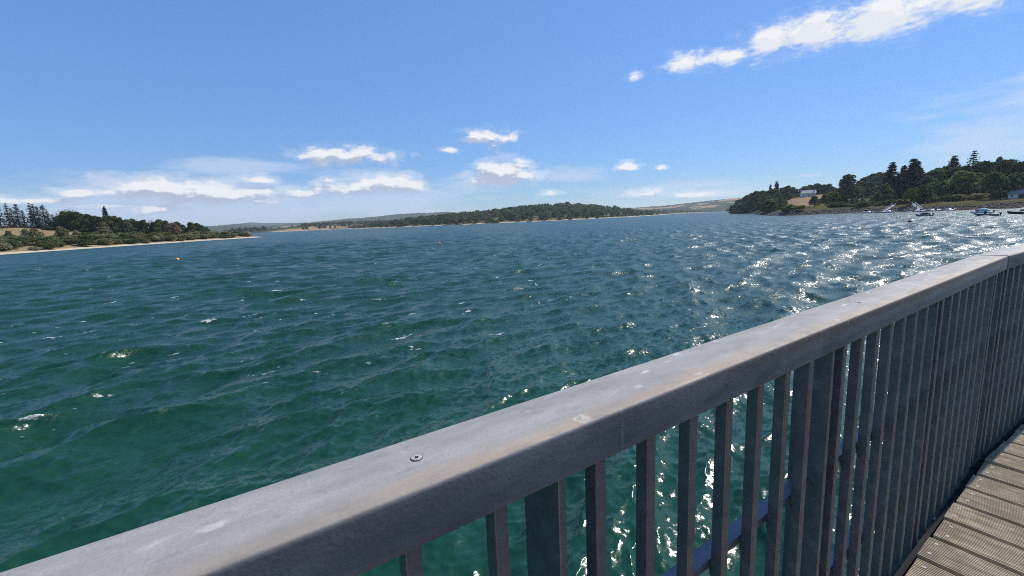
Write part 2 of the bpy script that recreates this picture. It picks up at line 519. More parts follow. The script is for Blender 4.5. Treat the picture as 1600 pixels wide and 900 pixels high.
# ------------------------------------------------------------------ water
def build_water():
    dirw = R(130.0)                    # waves travel towards this azimuth
    NC = 120
    lam = np.exp(np.linspace(math.log(0.16), math.log(6.2), NC) + rng.uniform(-.02, .02, NC))
    k = 2 * np.pi / lam
    th = dirw + rng.normal(0, 1, NC) * np.interp(np.log(lam), [math.log(.16), math.log(6.2)], [0.9, 0.34])
    mss = 0.064
    slope = np.sqrt(2 * mss / NC) * np.ones(NC)
    slope *= np.interp(lam, [.16, .4, 1.2, 4.8, 6.2], [1.25, 1.35, 1.35, 1.4, .9])
    amp = slope / k
    ph = rng.uniform(0, 2 * np.pi, NC)
    kx, ky = k * np.sin(th), k * np.cos(th)
    # polar grid: fine where the lake is in view, coarse behind
    front = np.linspace(R(-66), R(72), 860)
    back = np.linspace(R(72), R(294), 130)[1:-1]
    azs = np.concatenate([front, back])
    na = len(azs)
    rr = [0.02, 1.5, 2.5]
    while rr[-1] < 420: rr.append(rr[-1] * 1.0056 + .004)
    while rr[-1] < 9000: rr.append(rr[-1] * 1.05)
    rr = np.array(rr)
    nr = len(rr)
    A, RR = np.meshgrid(azs, rr)
    x0 = (RR * np.sin(A)).ravel()
    y0 = (RR * np.cos(A)).ravel()
    r = RR.ravel()
    daz = np.full(na, R(138) / 860)
    daz[860:] = R(222) / 130
    cell = np.maximum(np.gradient(rr)[:, None] * np.ones(na)[None], RR * daz[None]).ravel()
    X, Y, Z = x0.copy(), y0.copy(), np.zeros_like(x0)
    jac = np.zeros_like(x0)
    unres = np.zeros_like(x0)
    # gusts: patches of rougher and calmer water
    gust = 1 + .22 * np.sin(x0 * .031 + y0 * .017 + 1) * np.sin(x0 * .013 - y0 * .027) + .14 * np.sin(x0 * .11 + y0 * .07) * np.sin(-x0 * .06 + y0 * .13 + 2)
    fade = np.clip((420 - r) / 200, 0, 1)
    Q = 0.95
    for i in range(NC):
        w = np.clip((lam[i] / cell - 2.2) / 2.6, 0, 1) * fade
        unres += (1 - w * w) * slope[i] ** 2 / 2
        idx = np.nonzero(w > 0)[0]
        if len(idx) == 0: continue
        wi = w[idx] * gust[idx]
        p = kx[i] * x0[idx] + ky[i] * y0[idx] + ph[i]
        c, s = np.cos(p), np.sin(p)
        Z[idx] += amp[i] * wi * c
        X[idx] -= Q * amp[i] * wi * np.sin(th[i]) * s
        Y[idx] -= Q * amp[i] * wi * np.cos(th[i]) * s
        jac[idx] += Q * slope[i] * wi * c
    # whitecaps: steepest crests in near and middle water
    patch = np.sin(x0 * .9 + y0 * .35) * np.sin(x0 * .4 - y0 * .8 + 1) + .7 * np.sin(x0 * 2.3 + y0 * 1.7)
    foam = np.clip((jac - .93 + .05 * patch) / .20, 0, 1)
    verts = np.stack([X, Y, Z], 1)
    i = np.arange(nr - 1)[:, None] * na
    j = np.arange(na)[None]
    j1 = (j + 1) % na
    faces = np.stack([i + j, i + j1, i + na + j1, i + na + j], -1).reshape(-1, 4)[:, ::-1]

    m, g, out = new_mat('lake_water')
    b = g.n('ShaderNodeBsdfPrincipled')
    geo = g.n('ShaderNodeNewGeometry')
    P = geo.outputs['Position']
    at = g.n('ShaderNodeAttribute', attribute_name='unresolved')
    fo = g.n('ShaderNodeAttribute', attribute_name='foam')
    # rotate so that x runs along the crests
    vr = g.n('ShaderNodeVectorRotate', rotation_type='Z_AXIS')
    g.l(P, vr.inputs['Vector'])
    vr.inputs['Angle'].default_value = dirw - R(90) + R(90)
    Pr = vr.outputs[0]

    def slopes(sx, sy, scale, detail):
        nd = g.noise(g.scalevec(Pr, (sx, sy, 0.4)), scale, detail, 0.62)
        return g.scalevec(g.vmath('SUBTRACT', nd.outputs['Color'], (.5, .5, .5)), (1, 1, 0))
    s1 = slopes(.8, 1.0, 7.0, 3)       # ripples of a few decimetres
    s2 = slopes(.40, 1.0, .9, 5)      # longer chop
    far = g.vmath('ADD', g.scalevec(s1, (6.4, 6.4, 0)), g.scalevec(s2, (4.2, 4.2, 0)))
    scl = g.n('ShaderNodeVectorMath', operation='SCALE')
    g.l(far, scl.inputs[0])
    g.l(g.math('POWER', at.outputs['Fac'], 0.5), scl.inputs['Scale'])
    # slow gust patches modulate the small ripples
    gp = g.noise(g.scalevec(Pr, (.02, .05, 0)), 1.0, 4, 0.6)
    rip = slopes(1.0, 1.2, 15.0, 3)
    scr = g.n('ShaderNodeVectorMath', operation='SCALE')
    g.l(rip, scr.inputs[0])
    g.l(g.smooth(gp.outputs['Fac'], .3, .7, .28, .62), scr.inputs['Scale'])
    back_rot = g.n('ShaderNodeVectorRotate', rotation_type='Z_AXIS')
    g.l(g.vmath('ADD', scl.outputs[0], scr.outputs[0]), back_rot.inputs['Vector'])
    back_rot.inputs['Angle'].default_value = -(dirw)
    N = g.vmath('NORMALIZE', g.vmath('ADD', geo.outputs['Normal'], back_rot.outputs[0]))
    g.l(N, b.inputs['Normal'])
    tn = g.noise(g.scalevec(Pr, (.03, .06, 0)), 1.0, 4, .6)
    wc = g.mix(g.smooth(tn.outputs['Fac'], .35, .65), C4((.0050, .0355, .0198)), C4((.0062, .0425, .0238)))
    # foam: near crests from the wave shape, farther out as small broken streaks
    fn = g.noise(P, 13.0, 5, .75)
    fa = g.math('MULTIPLY', fo.outputs['Fac'], g.smooth(fn.outputs['Fac'], .38, .60))
    f2 = g.noise(g.scalevec(Pr, (.42, .80, 0)), 1.0, 4, .75)
    f3 = g.noise(g.scalevec(Pr, (.010, .014, 0)), 1.0, 2, .5)
    fb = g.math('MULTIPLY', g.smooth(g.math('ADD', f2.outputs['Fac'], g.math('MULTIPLY', f3.outputs['Fac'], .14)), .725, .765), g.math('MULTIPLY', g.smooth(at.outputs['Fac'], .015, .04), g.smooth(fn.outputs['Fac'], .36, .56)))
    foam_f = g.math('MAXIMUM', fa, g.math('MULTIPLY', fb, .8))
    g.l(g.mix(foam_f, wc, C4((.62, .66, .66))), b.inputs['Base Color'])
    g.l(g.math('ADD', g.math('MULTIPLY_ADD', foam_f, .4, .185), g.smooth(at.outputs['Fac'], .004, .05, 0, .125)), b.inputs['Roughness'])
    b.inputs['IOR'].default_value = 1.333
    b.inputs['Specular IOR Level'].default_value = 0.48
    g.l(b.outputs[0], out.inputs[0])
    me = mesh_np('lake_water', verts, faces, m, True, {'unresolved': ('POINT', unres), 'foam': ('POINT', foam)})
    tag(obj('lake_water', me), kind='structure')


build_water()


# ------------------------------------------------------------------ land
def poly_sd(px, py, poly):
    """signed distance, positive inside"""
    poly = np.array(poly, float)
    d = np.full(px.shape, 1e18)
    inside = np.zeros(px.shape, bool)
    for a, b in zip(poly, np.roll(poly, -1, 0)):
        e = b - a
        t = np.clip(((px - a[0]) * e[0] + (py - a[1]) * e[1]) / (e @ e), 0, 1)
        d = np.minimum(d, (px - a[0] - t * e[0]) ** 2 + (py - a[1] - t * e[1]) ** 2)
        cond = ((a[1] > py) != (b[1] > py)) & (px < (b[0] - a[0]) * (py - a[1]) / (b[1] - a[1] + 1e-12) + a[0])
        inside ^= cond
    d = np.sqrt(d)
    return np.where(inside, d, -d)


def wob(x, y, s, seed=0):
    q = np.random.default_rng(seed)
    v = np.zeros_like(x, dtype=float)
    for o in range(5):
        a = q.uniform(0, 6.28)
        p = q.uniform(0, 6.28)
        f = (2 ** o) / s * 6.28
        v += np.sin(f * (x * np.cos(a) + y * np.sin(a)) + p) * np.sin(f * .8 * (x * np.sin(a + 1) - y * np.cos(a + 1)) + p * 2) / 1.6 ** o
    return v / 2


LAND = {}


def land(name, poly, cell, hf, mat, jag=3.0, box=None):
    xs = [p[0] for p in poly]
    ys = [p[1] for p in poly]
    x0, x1, y0, y1 = box or (min(xs), max(xs), min(ys), max(ys))
    pad = 14

    def height(x, y):
        x = np.asarray(x, float)
        y = np.asarray(y, float)
        d = poly_sd(x, y, poly) + jag * wob(x, y, cell * 14, 3)
        return np.where(d < 0, np.maximum(d * .18, -2.0), hf(x, y, np.maximum(d, 0)))
    gx = np.arange(x0 - pad, x1 + pad, cell)
    gy = np.arange(y0 - pad, y1 + pad, cell)
    GX, GY = np.meshgrid(gx, gy)
    Z = height(GX, GY)
    nx, ny = len(gx), len(gy)
    i = np.arange(ny - 1)[:, None] * nx
    j = np.arange(nx - 1)[None]
    f = np.stack([i + j, i + j + 1, i + nx + j + 1, i + nx + j], -1).reshape(-1, 4)
    zz = Z.ravel()
    f = f[(zz[f] > -1.9).any(1)]
    used, inv = np.unique(f, return_inverse=True)
    v = np.stack([GX.ravel(), GY.ravel(), zz], 1)[used]
    me = mesh_np(name, v, inv.reshape(-1, 4), mat, True)
    o = tag(obj(name, me), kind='structure')
    LAND[name] = lambda x, y: float(height(np.array([x]), np.array([y]))[0])
    return o


def land_mat(name, field_a, field_b, shore, shore_h, under=(.10, .085, .05), fscale=.05, wood=None, patches=()):
    m, g, out = new_mat(name)
    geo = g.n('ShaderNodeNewGeometry')
    P = geo.outputs['Position']
    sp = g.n('ShaderNodeSeparateXYZ')
    g.l(P, sp.inputs[0])
    n1 = g.noise(P, fscale, 5, .6)
    n2 = g.noise(P, .8, 4, .65)
    c = g.mix(g.smooth(n1.outputs['Fac'], .38, .62), C4(field_a), C4(field_b))
    c = g.mix(g.smooth(n2.outputs['Fac'], .45, .75, 0, .5), c, C4([q * .6 for q in field_a]))
    for (px, py, pr, pc) in patches:        # mown or dry ground of another colour
        dd = g.vmath('LENGTH', g.vmath('MULTIPLY_ADD', P, (1 / pr, 1 / pr, 0), (-px / pr, -py / pr, 0)))
        c = g.mix(g.smooth(g.math('MULTIPLY_ADD', n1.outputs['Fac'], .5, dd), 1.35, 1.05), c, C4(pc))
    z = g.math('ADD', sp.outputs[2], g.math('MULTIPLY_ADD', n2.outputs['Fac'], shore_h * .8, -shore_h * .4))
    sh = g.mix(n2.outputs['Fac'], C4([q * .75 for q in shore]), C4([min(1, q * 1.2) for q in shore]))
    c = g.mix(g.smooth(z, shore_h, shore_h * .75), c, sh)
    if wood:
        w = g.noise(g.scalevec(P, (1, 1, 0)), wood[0], 3, .55)
        wf = g.smooth(w.outputs['Fac'], wood[1], wood[1] + .03)
        c = g.mix(wf, c, C4(wood[2]))
    d = g.n('ShaderNodeBsdfDiffuse')
    g.l(c, d.inputs[0])
    g.l(d.outputs[0], out.inputs[0])
    return m


def sstep(a, b, x):
    t = np.clip((x - a) / (b - a), 0, 1)
    return t * t * (3 - 2 * t)


DRY = (.25, .185, .105)
DRY2 = (.19, .150, .075)
m_west = land_mat('dry_field', DRY, DRY2, (.42, .37, .29), 0.9)
land('west_bank', [(-236, -260), (-234, 100), (-232, 199), (-237, 273), (-233, 340), (-222, 396), (-232, 402), (-262, 420), (-330, 520), (-520, 640), (-1000, 700), (-1000, -260)], 4.0,
     lambda x, y, d: np.minimum(d, 8) * .11 + np.clip(d - 6, 0, 8) * .10 + np.clip(d - 10, 0, 180) * .108 + .5 * wob(x, y, 60, 5) * sstep(8, 40, d), m_west, 2.0, box=(-620, -215, 90, 640))

m_east = land_mat('lakeside_grass', (.105, .086, .042), (.055, .062, .025), (.085, .072, .056), 2.6, fscale=.035,
                  patches=[(312, 283, 26, (.27, .20, .10)), (330, 262, 20, (.25, .19, .10)), (322, 462, 48, (.26, .185, .115)), (262, 322, 14, (.20, .165, .085))])
land('east_bank', [(204, 347), (199, 330), (197, 308), (214, 302), (233, 298), (234, 272), (231, 246), (246, 236), (264, 230), (330, 190), (430, 110), (760, -100), (1200, 200), (1200, 900),
                   (700, 1100), (480, 980), (420, 820), (358, 710), (325, 600), (303, 545), (266, 460), (238, 405), (216, 370)], 4.0,
     lambda x, y, d: np.clip(d, 0, 9) * .40 + np.clip(d - 9, 0, 110) * .050 + np.clip(d - 75, 0, 230) * .095 + .35 * wob(x, y, 40, 6) * sstep(2, 12, d)
     + 12.5 * np.exp(-((x - 354) ** 2 + (y - 508) ** 2) / (2 * 50 ** 2)) * sstep(4, 40, d), m_east, 1.6, box=(190, 620, 150, 800))

m_mid = land_mat('woodland_floor', (.16, .13, .07), (.08, .085, .035), (.45, .39, .30), 1.4)
land('north_bank', [(-560, 1480), (-440, 1270), (-300, 1090), (-134, 958), (-20, 930), (89, 943), (180, 985), (320, 1150), (540, 1560), (860, 2300), (1250, 2750), (700, 3300), (-300, 2700), (-900, 1950)], 14.0,
     lambda x, y, d: np.clip(d, 0, 12) * .14 + np.clip(d - 12, 0, 230) * .135 * np.interp(np.degrees(np.arctan2(x, y)), [-24, -12, 0, 7, 15, 19, 26], [.3, .45, .75, 1.15, 1.1, .75, .5]) + 2 * wob(x, y, 240, 8) * sstep(20, 80, d), m_mid, 5.0)

m_low = land_mat('far_fields', (.33, .17, .095), (.26, .19, .10), (.42, .38, .30), 1.2, fscale=.004, wood=(.006, .46, (.045, .06, .03)))
land('far_bank', [(-1050, 1440), (-786, 1512), (-640, 1640), (-500, 1760), (-380, 1960), (-250, 2250), (-350, 2900), (-1500, 2800)], 16.0,
     lambda x, y, d: np.clip(d, 0, 12) * .12 + np.clip(d - 12, 0, 350) * .055, m_low, 6.0)


def hills(name, az0, az1, d0, d1, prof, mat, cell=(40, 26), seed=1, rough=7):
    """a ridge between two distances; prof lists (azimuth, crest height)"""
    a = np.linspace(az0, az1, 420)
    t = np.linspace(0, 1, cell[1] * 2)
    A, T = np.meshgrid(a, t)
    rr = d0 + (d1 - d0) * T
    x = rr * np.sin(np.radians(A))
    y = rr * np.cos(np.radians(A))
    crest = np.interp(A, [p[0] for p in prof], [p[1] for p in prof])
    shape = np.sin(np.clip(T / .72, 0, 1) * np.pi / 2) ** 1.1 * (1 - .25 * sstep(.72, 1, T))
    z = crest * shape * (1 + .10 * wob(x, y, 900, seed)) + rough * np.abs(wob(x, y, 75, seed + 1)) * sstep(.02, .15, T) - 1.5
    na, nt = len(a), len(t)
    i = np.arange(nt - 1)[:, None] * na
    j = np.arange(na - 1)[None]
    f = np.stack([i + j, i + j + 1, i + na + j + 1, i + na + j], -1).reshape(-1, 4)
    return tag(obj(name, mesh_np(name, np.stack([x.ravel(), y.ravel(), z.ravel()], 1), f, mat, True)), kind='structure')


m_hill = land_mat('wooded_hill', (.060, .075, .040), (.035, .050, .026), (.06, .06, .03), 0.1, fscale=.004, wood=(.0022, .66, (.26, .19, .11)))
m_hill2 = land_mat('farmed_hill', (.045, .065, .032), (.030, .045, .022), (.30, .27, .2), 0.5, fscale=.006, wood=(.0030, .53, (.27, .19, .115)))
hills('far_hills', -52, 4, 3600, 6000, [(-52, 40), (-36, 66), (-31.5, 84), (-29, 60), (-26.5, 62), (-23, 84), (-19, 100), (-15, 120), (-12, 132), (-8, 128), (-4, 100), (4, 80)], m_hill, seed=11)
hills('farmed_hills', 10, 31, 3000, 5200, [(10, 70), (16, 66), (20, 72), (23, 92), (25.5, 105), (28, 112), (31, 90)], m_hill2, seed=21, rough=9)
hills('distant_hills', -60, 66, 7000, 8800, [(-60, 80), (-32, 120), (-30.5, 148), (-29, 125), (-20, 100), (0, 90), (20, 100), (40, 90), (66, 80)], m_hill, seed=31)


# ------------------------------------------------------------------ trees
def leaf_quads(cen, nrm, size, tone, asp=1.35):
    n = len(cen)
    r = rng.normal(size=(n, 3))
    u = np.cross(nrm, r)
    u /= np.linalg.norm(u, axis=1)[:, None] + 1e-9
    v = np.cross(nrm, u)
    su = (size * asp)[:, None] * u / 2
    sv = size[:, None] * v / 2
    V = np.stack([cen - su, cen - sv * .8, cen + su, cen + sv * .8], 1).reshape(-1, 3)
    F = np.arange(4 * n).reshape(-1, 4)
    return V, F, tone


def unit(n):
    d = rng.normal(size=(n, 3))
    return d / np.linalg.norm(d, axis=1)[:, None]


def crown_lobes(lobes, per, size):
    """lobes: (x,y,z,rx,ry,rz); leaves near each lobe's surface and some inside"""
    cs, ns, ss, ts = [], [], [], []
    for (x, y, z, rx, ry, rz) in lobes:
        k = int(per * (rx * ry + rx * rz) / 2)
        d = unit(k)
        d[:, 2] = np.where(d[:, 2] < -.45, -d[:, 2], d[:, 2])
        rad = rng.uniform(.62, 1.06, k)[:, None]
        c = np.array([x, y, z]) + d * rad * np.array([rx, ry, rz])
        nn = d * .8 + unit(k) * .9
        cs.append(c)
        ns.append(nn / np.linalg.norm(nn, axis=1)[:, None])
        ss.append(rng.uniform(.6, 1.3, k) * size)
        ts.append(np.clip(rng.normal(.5, .22, k) + rng.normal(0, .15), 0, 1))
    return np.concatenate(cs), np.concatenate(ns), np.concatenate(ss), np.concatenate(ts)


def proto_broad(seed, wide=.36, base=.16, nl=15, size=.055):
    """unit-height broadleaf: returns (crown arrays, trunk mesh)"""
    q = np.random.default_rng(seed)
    lobes = []
    limbs = []
    for i in range(nl):
        t = (i + .5) / nl
        z = base + .08 + (1 - base - .18) * t ** .85
        w = wide * math.sin(math.pi * min(1, (.16 + .84 * (z - base) / (1 - base)) ** .8)) ** .6
        a = i * 2.4 + q.uniform(-.5, .5)
        rad = w * q.uniform(.35, .85) * (1 - .55 * t ** 3)
        s = q.uniform(.10, .18) * (1.15 - .45 * t)
        lobes.append((rad * math.cos(a), rad * math.sin(a), z, s * 1.15, s * 1.15, s * .85))
        limbs.append((rad * .8 * math.cos(a), rad * .8 * math.sin(a), z))
    lobes.append((0, 0, .52, wide * .6, wide * .6, .26))
    lobes.append((0, 0, .80, wide * .38, wide * .38, .15))
    cr = crown_lobes(lobes, 7200, size)
    bm = bmesh.new()
    add_tube(bm, [(0, 0, -.03), (.004, .006, .15), (-.004, .003, .4), (.003, 0, .72)], [.030, .023, .016, .006], 6)
    for (x, y, z) in limbs[::2]:
        zb = max(.14, z - .22)
        add_tube(bm, [(0, 0, zb), (x * .5, y * .5, zb + .12), (x, y, z)], [.011, .008, .004], 4)
    return cr, bm_mesh('trunk', bm, M_bark)


def proto_conifer(seed, wide=.17, dense=1.0, size=.055, lean=0.0, bare=.08):
    q = np.random.default_rng(seed)
    cs, ns, ss, ts = [], [], [], []
    bm = bmesh.new()
    add_tube(bm, [(0, 0, -.03), (0, 0, .5), (lean, 0, .99)], [.017, .012, .002], 6)
    nw = 23 if dense > .8 else 18
    for w in range(nw):
        t = (w + q.uniform(-.2, .2)) / nw
        z = bare + (1 - bare) * t
        L0 = wide * (1 - t) ** .82 * q.uniform(.75, 1.15) + .012
        for b in range(int(7)):
            if q.random() > .55 + .45 * dense: continue
            a = b * 2 * math.pi / 7 + w * 1.1 + q.uniform(-.3, .3)
            L = L0 * q.uniform(.65, 1.15)
            k = max(3, int((34 if dense > .8 else 26) * dense * (L / wide) ** .8 * (.55 + .45 * dense)))
            u = q.uniform(.12, 1, k) ** .75
            x = u * L * math.cos(a) + q.normal(0, .011, k)
            y = u * L * math.sin(a) + q.normal(0, .011, k)
            zz = z - u ** 1.4 * L * .38 + q.normal(0, .008, k) + .02
            cs.append(np.stack([x + lean * z, y, zz], 1))
            nn = np.stack([q.normal(0, .5, k), q.normal(0, .5, k), np.ones(k)], 1)
            ns.append(nn / np.linalg.norm(nn, axis=1)[:, None])
            ss.append(q.uniform(.55, 1.2, k) * size * (1.1 - .5 * u))
            ts.append(np.clip(q.normal(.4, .2, k) + .25 * u, 0, 1))
            if dense < .6 and L > .04:
                add_tube(bm, [(lean * z, 0, z), (x.mean() * 1.4, y.mean() * 1.4, z - .25 * L)], [.004, .0015], 3, False)
    return (np.concatenate(cs), np.concatenate(ns), np.concatenate(ss), np.concatenate(ts)), bm_mesh('trunk', bm, M_bark)


def proto_bush(seed, size=.11, nl=9):
    q = np.random.default_rng(seed)
    lobes = []
    for i in range(nl):
        a = i * 2.4 + q.uniform(-.4, .4)
        rad = q.uniform(.1, .55)
        z = q.uniform(.25, .70) * (1.1 - .45 * rad)
        s = q.uniform(.18, .32)
        lobes.append((rad * math.cos(a), rad * math.sin(a), z, s * 1.2, s * 1.2, s))
    lobes.append((0, 0, .35, .5, .5, .35))
    cr = crown_lobes(lobes, 1700, size)
    bm = bmesh.new()
    for i in range(5):
        a = i * 1.26
        add_tube(bm, [(.03 * math.cos(a), .03 * math.sin(a), -.05), (.2 * math.cos(a), .2 * math.sin(a), .3), (.33 * math.cos(a), .33 * math.sin(a), .55)], [.03, .02, .008], 4)
    return cr, bm_mesh('stems', bm, M_bark)


def proto_bare(seed):
    q = np.random.default_rng(seed)
    bm = bmesh.new()
    add_tube(bm, [(0, 0, -.03), (0, 0, .35), (.01, 0, .7)], [.022, .016, .006], 5)
    cs = []
    for i in range(26):
        z = q.uniform(.22, .72)
        a = q.uniform(0, 6.28)
        L = q.uniform(.12, .3)
        e = Vector((L * math.cos(a), L * math.sin(a), z + L * q.uniform(.5, 1.1)))
        add_tube(bm, [(0, 0, z), tuple(e * .55 + Vector((0, 0, z * .45))), tuple(e)], [.009, .006, .002], 3, False)
        n = 42
        cs.append(np.array(e) + q.normal(0, .055, (n, 3)))
    c = np.concatenate(cs)
    n = len(c)
    return (c, unit(n), q.uniform(.5, 1.1, n) * .028, np.clip(q.normal(.5, .2, n), 0, 1)), bm_mesh('trunk', bm, M_bark)


PROTO = {}
for i in range(5): PROTO['broad%d' % i] = proto_broad(100 + i, wide=[.36, .42, .33, .46, .38][i], base=[.06, .03, .05, .07, .02][i])
PROTO['tall0'] = proto_broad(120, wide=.22, base=.06, nl=14)
PROTO['tall1'] = proto_broad(121, wide=.25, base=.05, nl=16)
PROTO['round0'] = proto_broad(130, wide=.45, base=.22, nl=18)
for i in range(3): PROTO['conifer%d' % i] = proto_conifer(200 + i, wide=[.17, .20, .15][i])
for i in range(4): PROTO['sparse%d' % i] = proto_conifer(220 + i, wide=[.20, .18, .22, .19][i], dense=.66, size=.055, bare=.04)
PROTO['umbrella0'] = proto_broad(140, wide=.34, base=.50, nl=9, size=.05)
for i in range(4): PROTO['bush%d' % i] = proto_bush(300 + i)
for i in range(2): PROTO['bare%d' % i] = proto_bare(320 + i)
_crowns = {}


def crown_mesh(kind, leaf):
    if (kind, leaf) not in _crowns:
        V, F, t = leaf_quads(*PROTO[kind][0])
        _crowns[(kind, leaf)] = mesh_np('crown', V, F, LEAF[leaf], False, {'tone': ('FACE', t)})
    return _crowns[(kind, leaf)]


_joined = {}


def joined_mesh(kind, leaf):
    """crown and trunk in one mesh, for trees only a few pixels tall"""
    if (kind, leaf) not in _joined:
        cr = crown_mesh(kind, leaf).copy()
        bm = bmesh.new()
        bm.from_mesh(cr)
        nf = len(bm.faces)
        bm.from_mesh(PROTO[kind][1])
        bm.faces.ensure_lookup_table()
        for f in bm.faces[nf:]: f.material_index = 1
        bm.to_mesh(cr)
        bm.free()
        cr.materials.append(M_bark)
        _joined[(kind, leaf)] = cr
    return _joined[(kind, leaf)]


def tree(name, kind, leaf, x, y, z, h, label, cat, group=None, w=1.0, parts=True):
    rz = random.uniform(0, 6.28)
    sx = h * w * random.uniform(.9, 1.12)
    if not parts:
        o = obj(name, joined_mesh(kind, leaf), None, (x, y, z), (0, 0, rz), (sx, sx, h))
        return tag(o, label, cat, group)
    o = thing(name, label, cat, (x, y, z), rz, group)
    o.scale = (sx, sx, h)
    obj('stems' if kind.startswith('bush') else 'trunk', PROTO[kind][1], o)
    obj('crown', crown_mesh(kind, leaf), o)
    return o


ORD = ['first', 'second', 'third', 'fourth', 'fifth', 'sixth', 'seventh', 'eighth', 'ninth', 'tenth', 'eleventh', 'twelfth', 'thirteenth', 'fourteenth', 'fifteenth', 'sixteenth', 'seventeenth', 'eighteenth', 'nineteenth', 'twentieth']
ORD += ['twenty-' + o_ for o_ in ORD[:9]] + ['thirtieth'] + ['thirty-' + o_ for o_ in ORD[:9]]


def plant_top(name, kinds, leaf, rows, bank, label, cat, group, w=1.0, minh=4.0, maxh=40):
    """rows: (x, y, height of the top above the lake)"""
    az = [math.atan2(r_[0], r_[1]) for r_ in rows]
    rank = {i: k for k, i in enumerate(sorted(range(len(rows)), key=lambda i: az[i]))}
    for i, (x, y, top) in enumerate(rows):
        z = LAND[bank](x, y)
        h = min(max(top - z, minh), maxh)
        if isinstance(label, (list, tuple)): lab = label[i]
        elif len(rows) == 1: lab = label
        else: lab = label + ', ' + ORD[rank[i]] + ' from the left'
        tree(name, kinds[i % len(kinds)], leaf if isinstance(leaf, str) else leaf[i % len(leaf)], x, y, z - .2, h, lab, cat, group, w)


BR = ['broad0', 'broad1', 'broad2', 'broad3', 'broad4']
left_conifer = [(-377.4, 328.0, 34.0), (-378.3, 334.6, 35.2), (-384.4, 342.7, 31.9), (-378.8, 341.5, 34.8), (-384.3, 350.3, 30.6), (-370.3, 343.3, 35.2), (-376.4, 351.5, 34.8), (-367.8, 346.1, 32.3), (-369.2, 351.8, 34.0), (-375.1, 360.2, 30.5), (-366.0, 355.1, 26.9)]
plant_top('conifer_tree', ['sparse0', 'sparse1', 'sparse2', 'sparse3'], 'blue', left_conifer, 'west_bank',
          'tall sparse grey-green conifer in the row behind the dry field', 'conifer', 'sparse conifers along the top of the dry field', w=1.4)
plant_top('conifer_tree', ['conifer1'], 'conifer', [(-316.6, 347.3, 30.1)], 'west_bank', 'dark pointed conifer standing up out of the rounded trees behind the dry field', 'conifer', None, w=1.1)
plant_top('leafless_tree', ['bare0', 'bare1'], 'bare', [(-355.5, 351.6, 30.4), (-357.3, 356.9, 30.6), (-290.9, 356.4, 19.6)], 'west_bank',
          ['thin greyish tree with few leaves beside the last sparse conifer', 'bare twiggy tree rising behind the first dark rounded tree', 'small half-bare tree among the low dark trees near the point'], 'tree', 'half-bare trees on the left bank')
left_dark = [(-350.7, 342.2, 23.6), (-347.3, 345.6, 28.4), (-341.6, 344.3, 28.2), (-335.6, 343.2, 27.4), (-337.0, 348.8, 26.1), (-330.9, 347.7, 25.3), (-327.0, 348.6, 24.1), (-319.5, 344.7, 22.8), (-312.3, 344.5, 23.4), (-312.2, 348.7, 23.0), (-307.7, 348.6, 21.8), (-302.5, 349.2, 20.1), (-302.1, 353.5, 20.6), (-297.7, 353.3, 18.4), (-293.9, 353.9, 19.2), (-288.0, 356.2, 16.9), (-283.0, 356.3, 19.3), (-279.6, 359.0, 18.1), (-274.1, 363.1, 16.8), (-271.0, 365.5, 14.1), (-266.7, 368.7, 16.0), (-265.3, 373.3, 15.3), (-263.1, 377.3, 12.5), (-262.1, 380.4, 11.3)]
plant_top('broadleaf_tree', BR, ['dark', 'mid', 'mid'], left_dark, 'west_bank', 'dark rounded broadleaf tree in the belt beyond the dry field', 'tree', 'dark broadleaf belt on the left bank', w=1.05)
plant_top('broadleaf_tree', ['round0'], 'brown', [(-262.3, 342.7, 15.6)], 'west_bank', 'dried pinkish-brown tree among the green bushes of the left bank', 'tree', None, w=1.1)
plant_top('poplar_tree', ['tall0', 'tall1'], 'pale', [(-271.3, 293.9, 17.0), (-268.2, 289.9, 13.5)], 'west_bank',
          ['taller pale green upright tree in front of the dry field', 'shorter pale green upright tree in front of the dry field'], 'tree', 'pale upright trees by the left shore', w=1.6)
plant_top('broadleaf_tree', BR, ['pale', 'olive'], [(-282.1, 276.5, 14.3), (-278.9, 275.5, 13.0), (-273.8, 277.7, 11.8), (-282.3, 261.8, 13.4), (-288.6, 262.3, 13.4), (-279.4, 245.6, 12.2)], 'west_bank',
          'pale olive tree above the bushes in front of the dry field', 'tree', 'pale trees among the shore bushes')

q = np.random.default_rng(45)
for i in range(46):
    x, y, t_ = left_dark[i % len(left_dark)]
    x += q.uniform(-9, 7) + (6 if i > 23 else -3)
    y += q.uniform(-6, 6)
    tree('bush', 'bush%d' % (i % 4), 'dark', x, y, LAND['west_bank'](x, y) - .4, q.uniform(3.0, 5.5), 'dark undergrowth bush at the foot of the tree belt beyond the dry field', 'bush', 'undergrowth of the left tree belt', w=1.8)

# bushes along the left shore, nearest the water first
q = np.random.default_rng(44)
nb = 0
while nb < 165:
    y = q.uniform(170, 398)
    dd = q.uniform(7, 30 if y < 330 else 18) * (1 if nb % 3 else .5) + 3
    xs = np.interp(y, [100, 199, 273, 340, 396], [-234, -232, -237, -233, -224])
    x = xs - dd
    h = (2.6 + dd * .095 + q.uniform(-.6, 1.8)) * (1.0 if y < 350 else .85)
    lf = ['olive', 'olive', 'mid', 'pale', 'pale', 'dark'][int(q.integers(6))]
    tree('bush', 'bush%d' % (nb % 4), lf, x, y, LAND['west_bank'](x, y) - .3, h,
         {'olive': 'olive', 'mid': 'mid-green', 'pale': 'pale grey-green', 'dark': 'dark green'}[lf] + (' bush at the front of the thicket, next to the sandy left shore' if dd < 13 else ' bush at the back of the thicket along the sandy left shore'), 'bush', 'bushes along the left shore', w=1.35)
    nb += 1

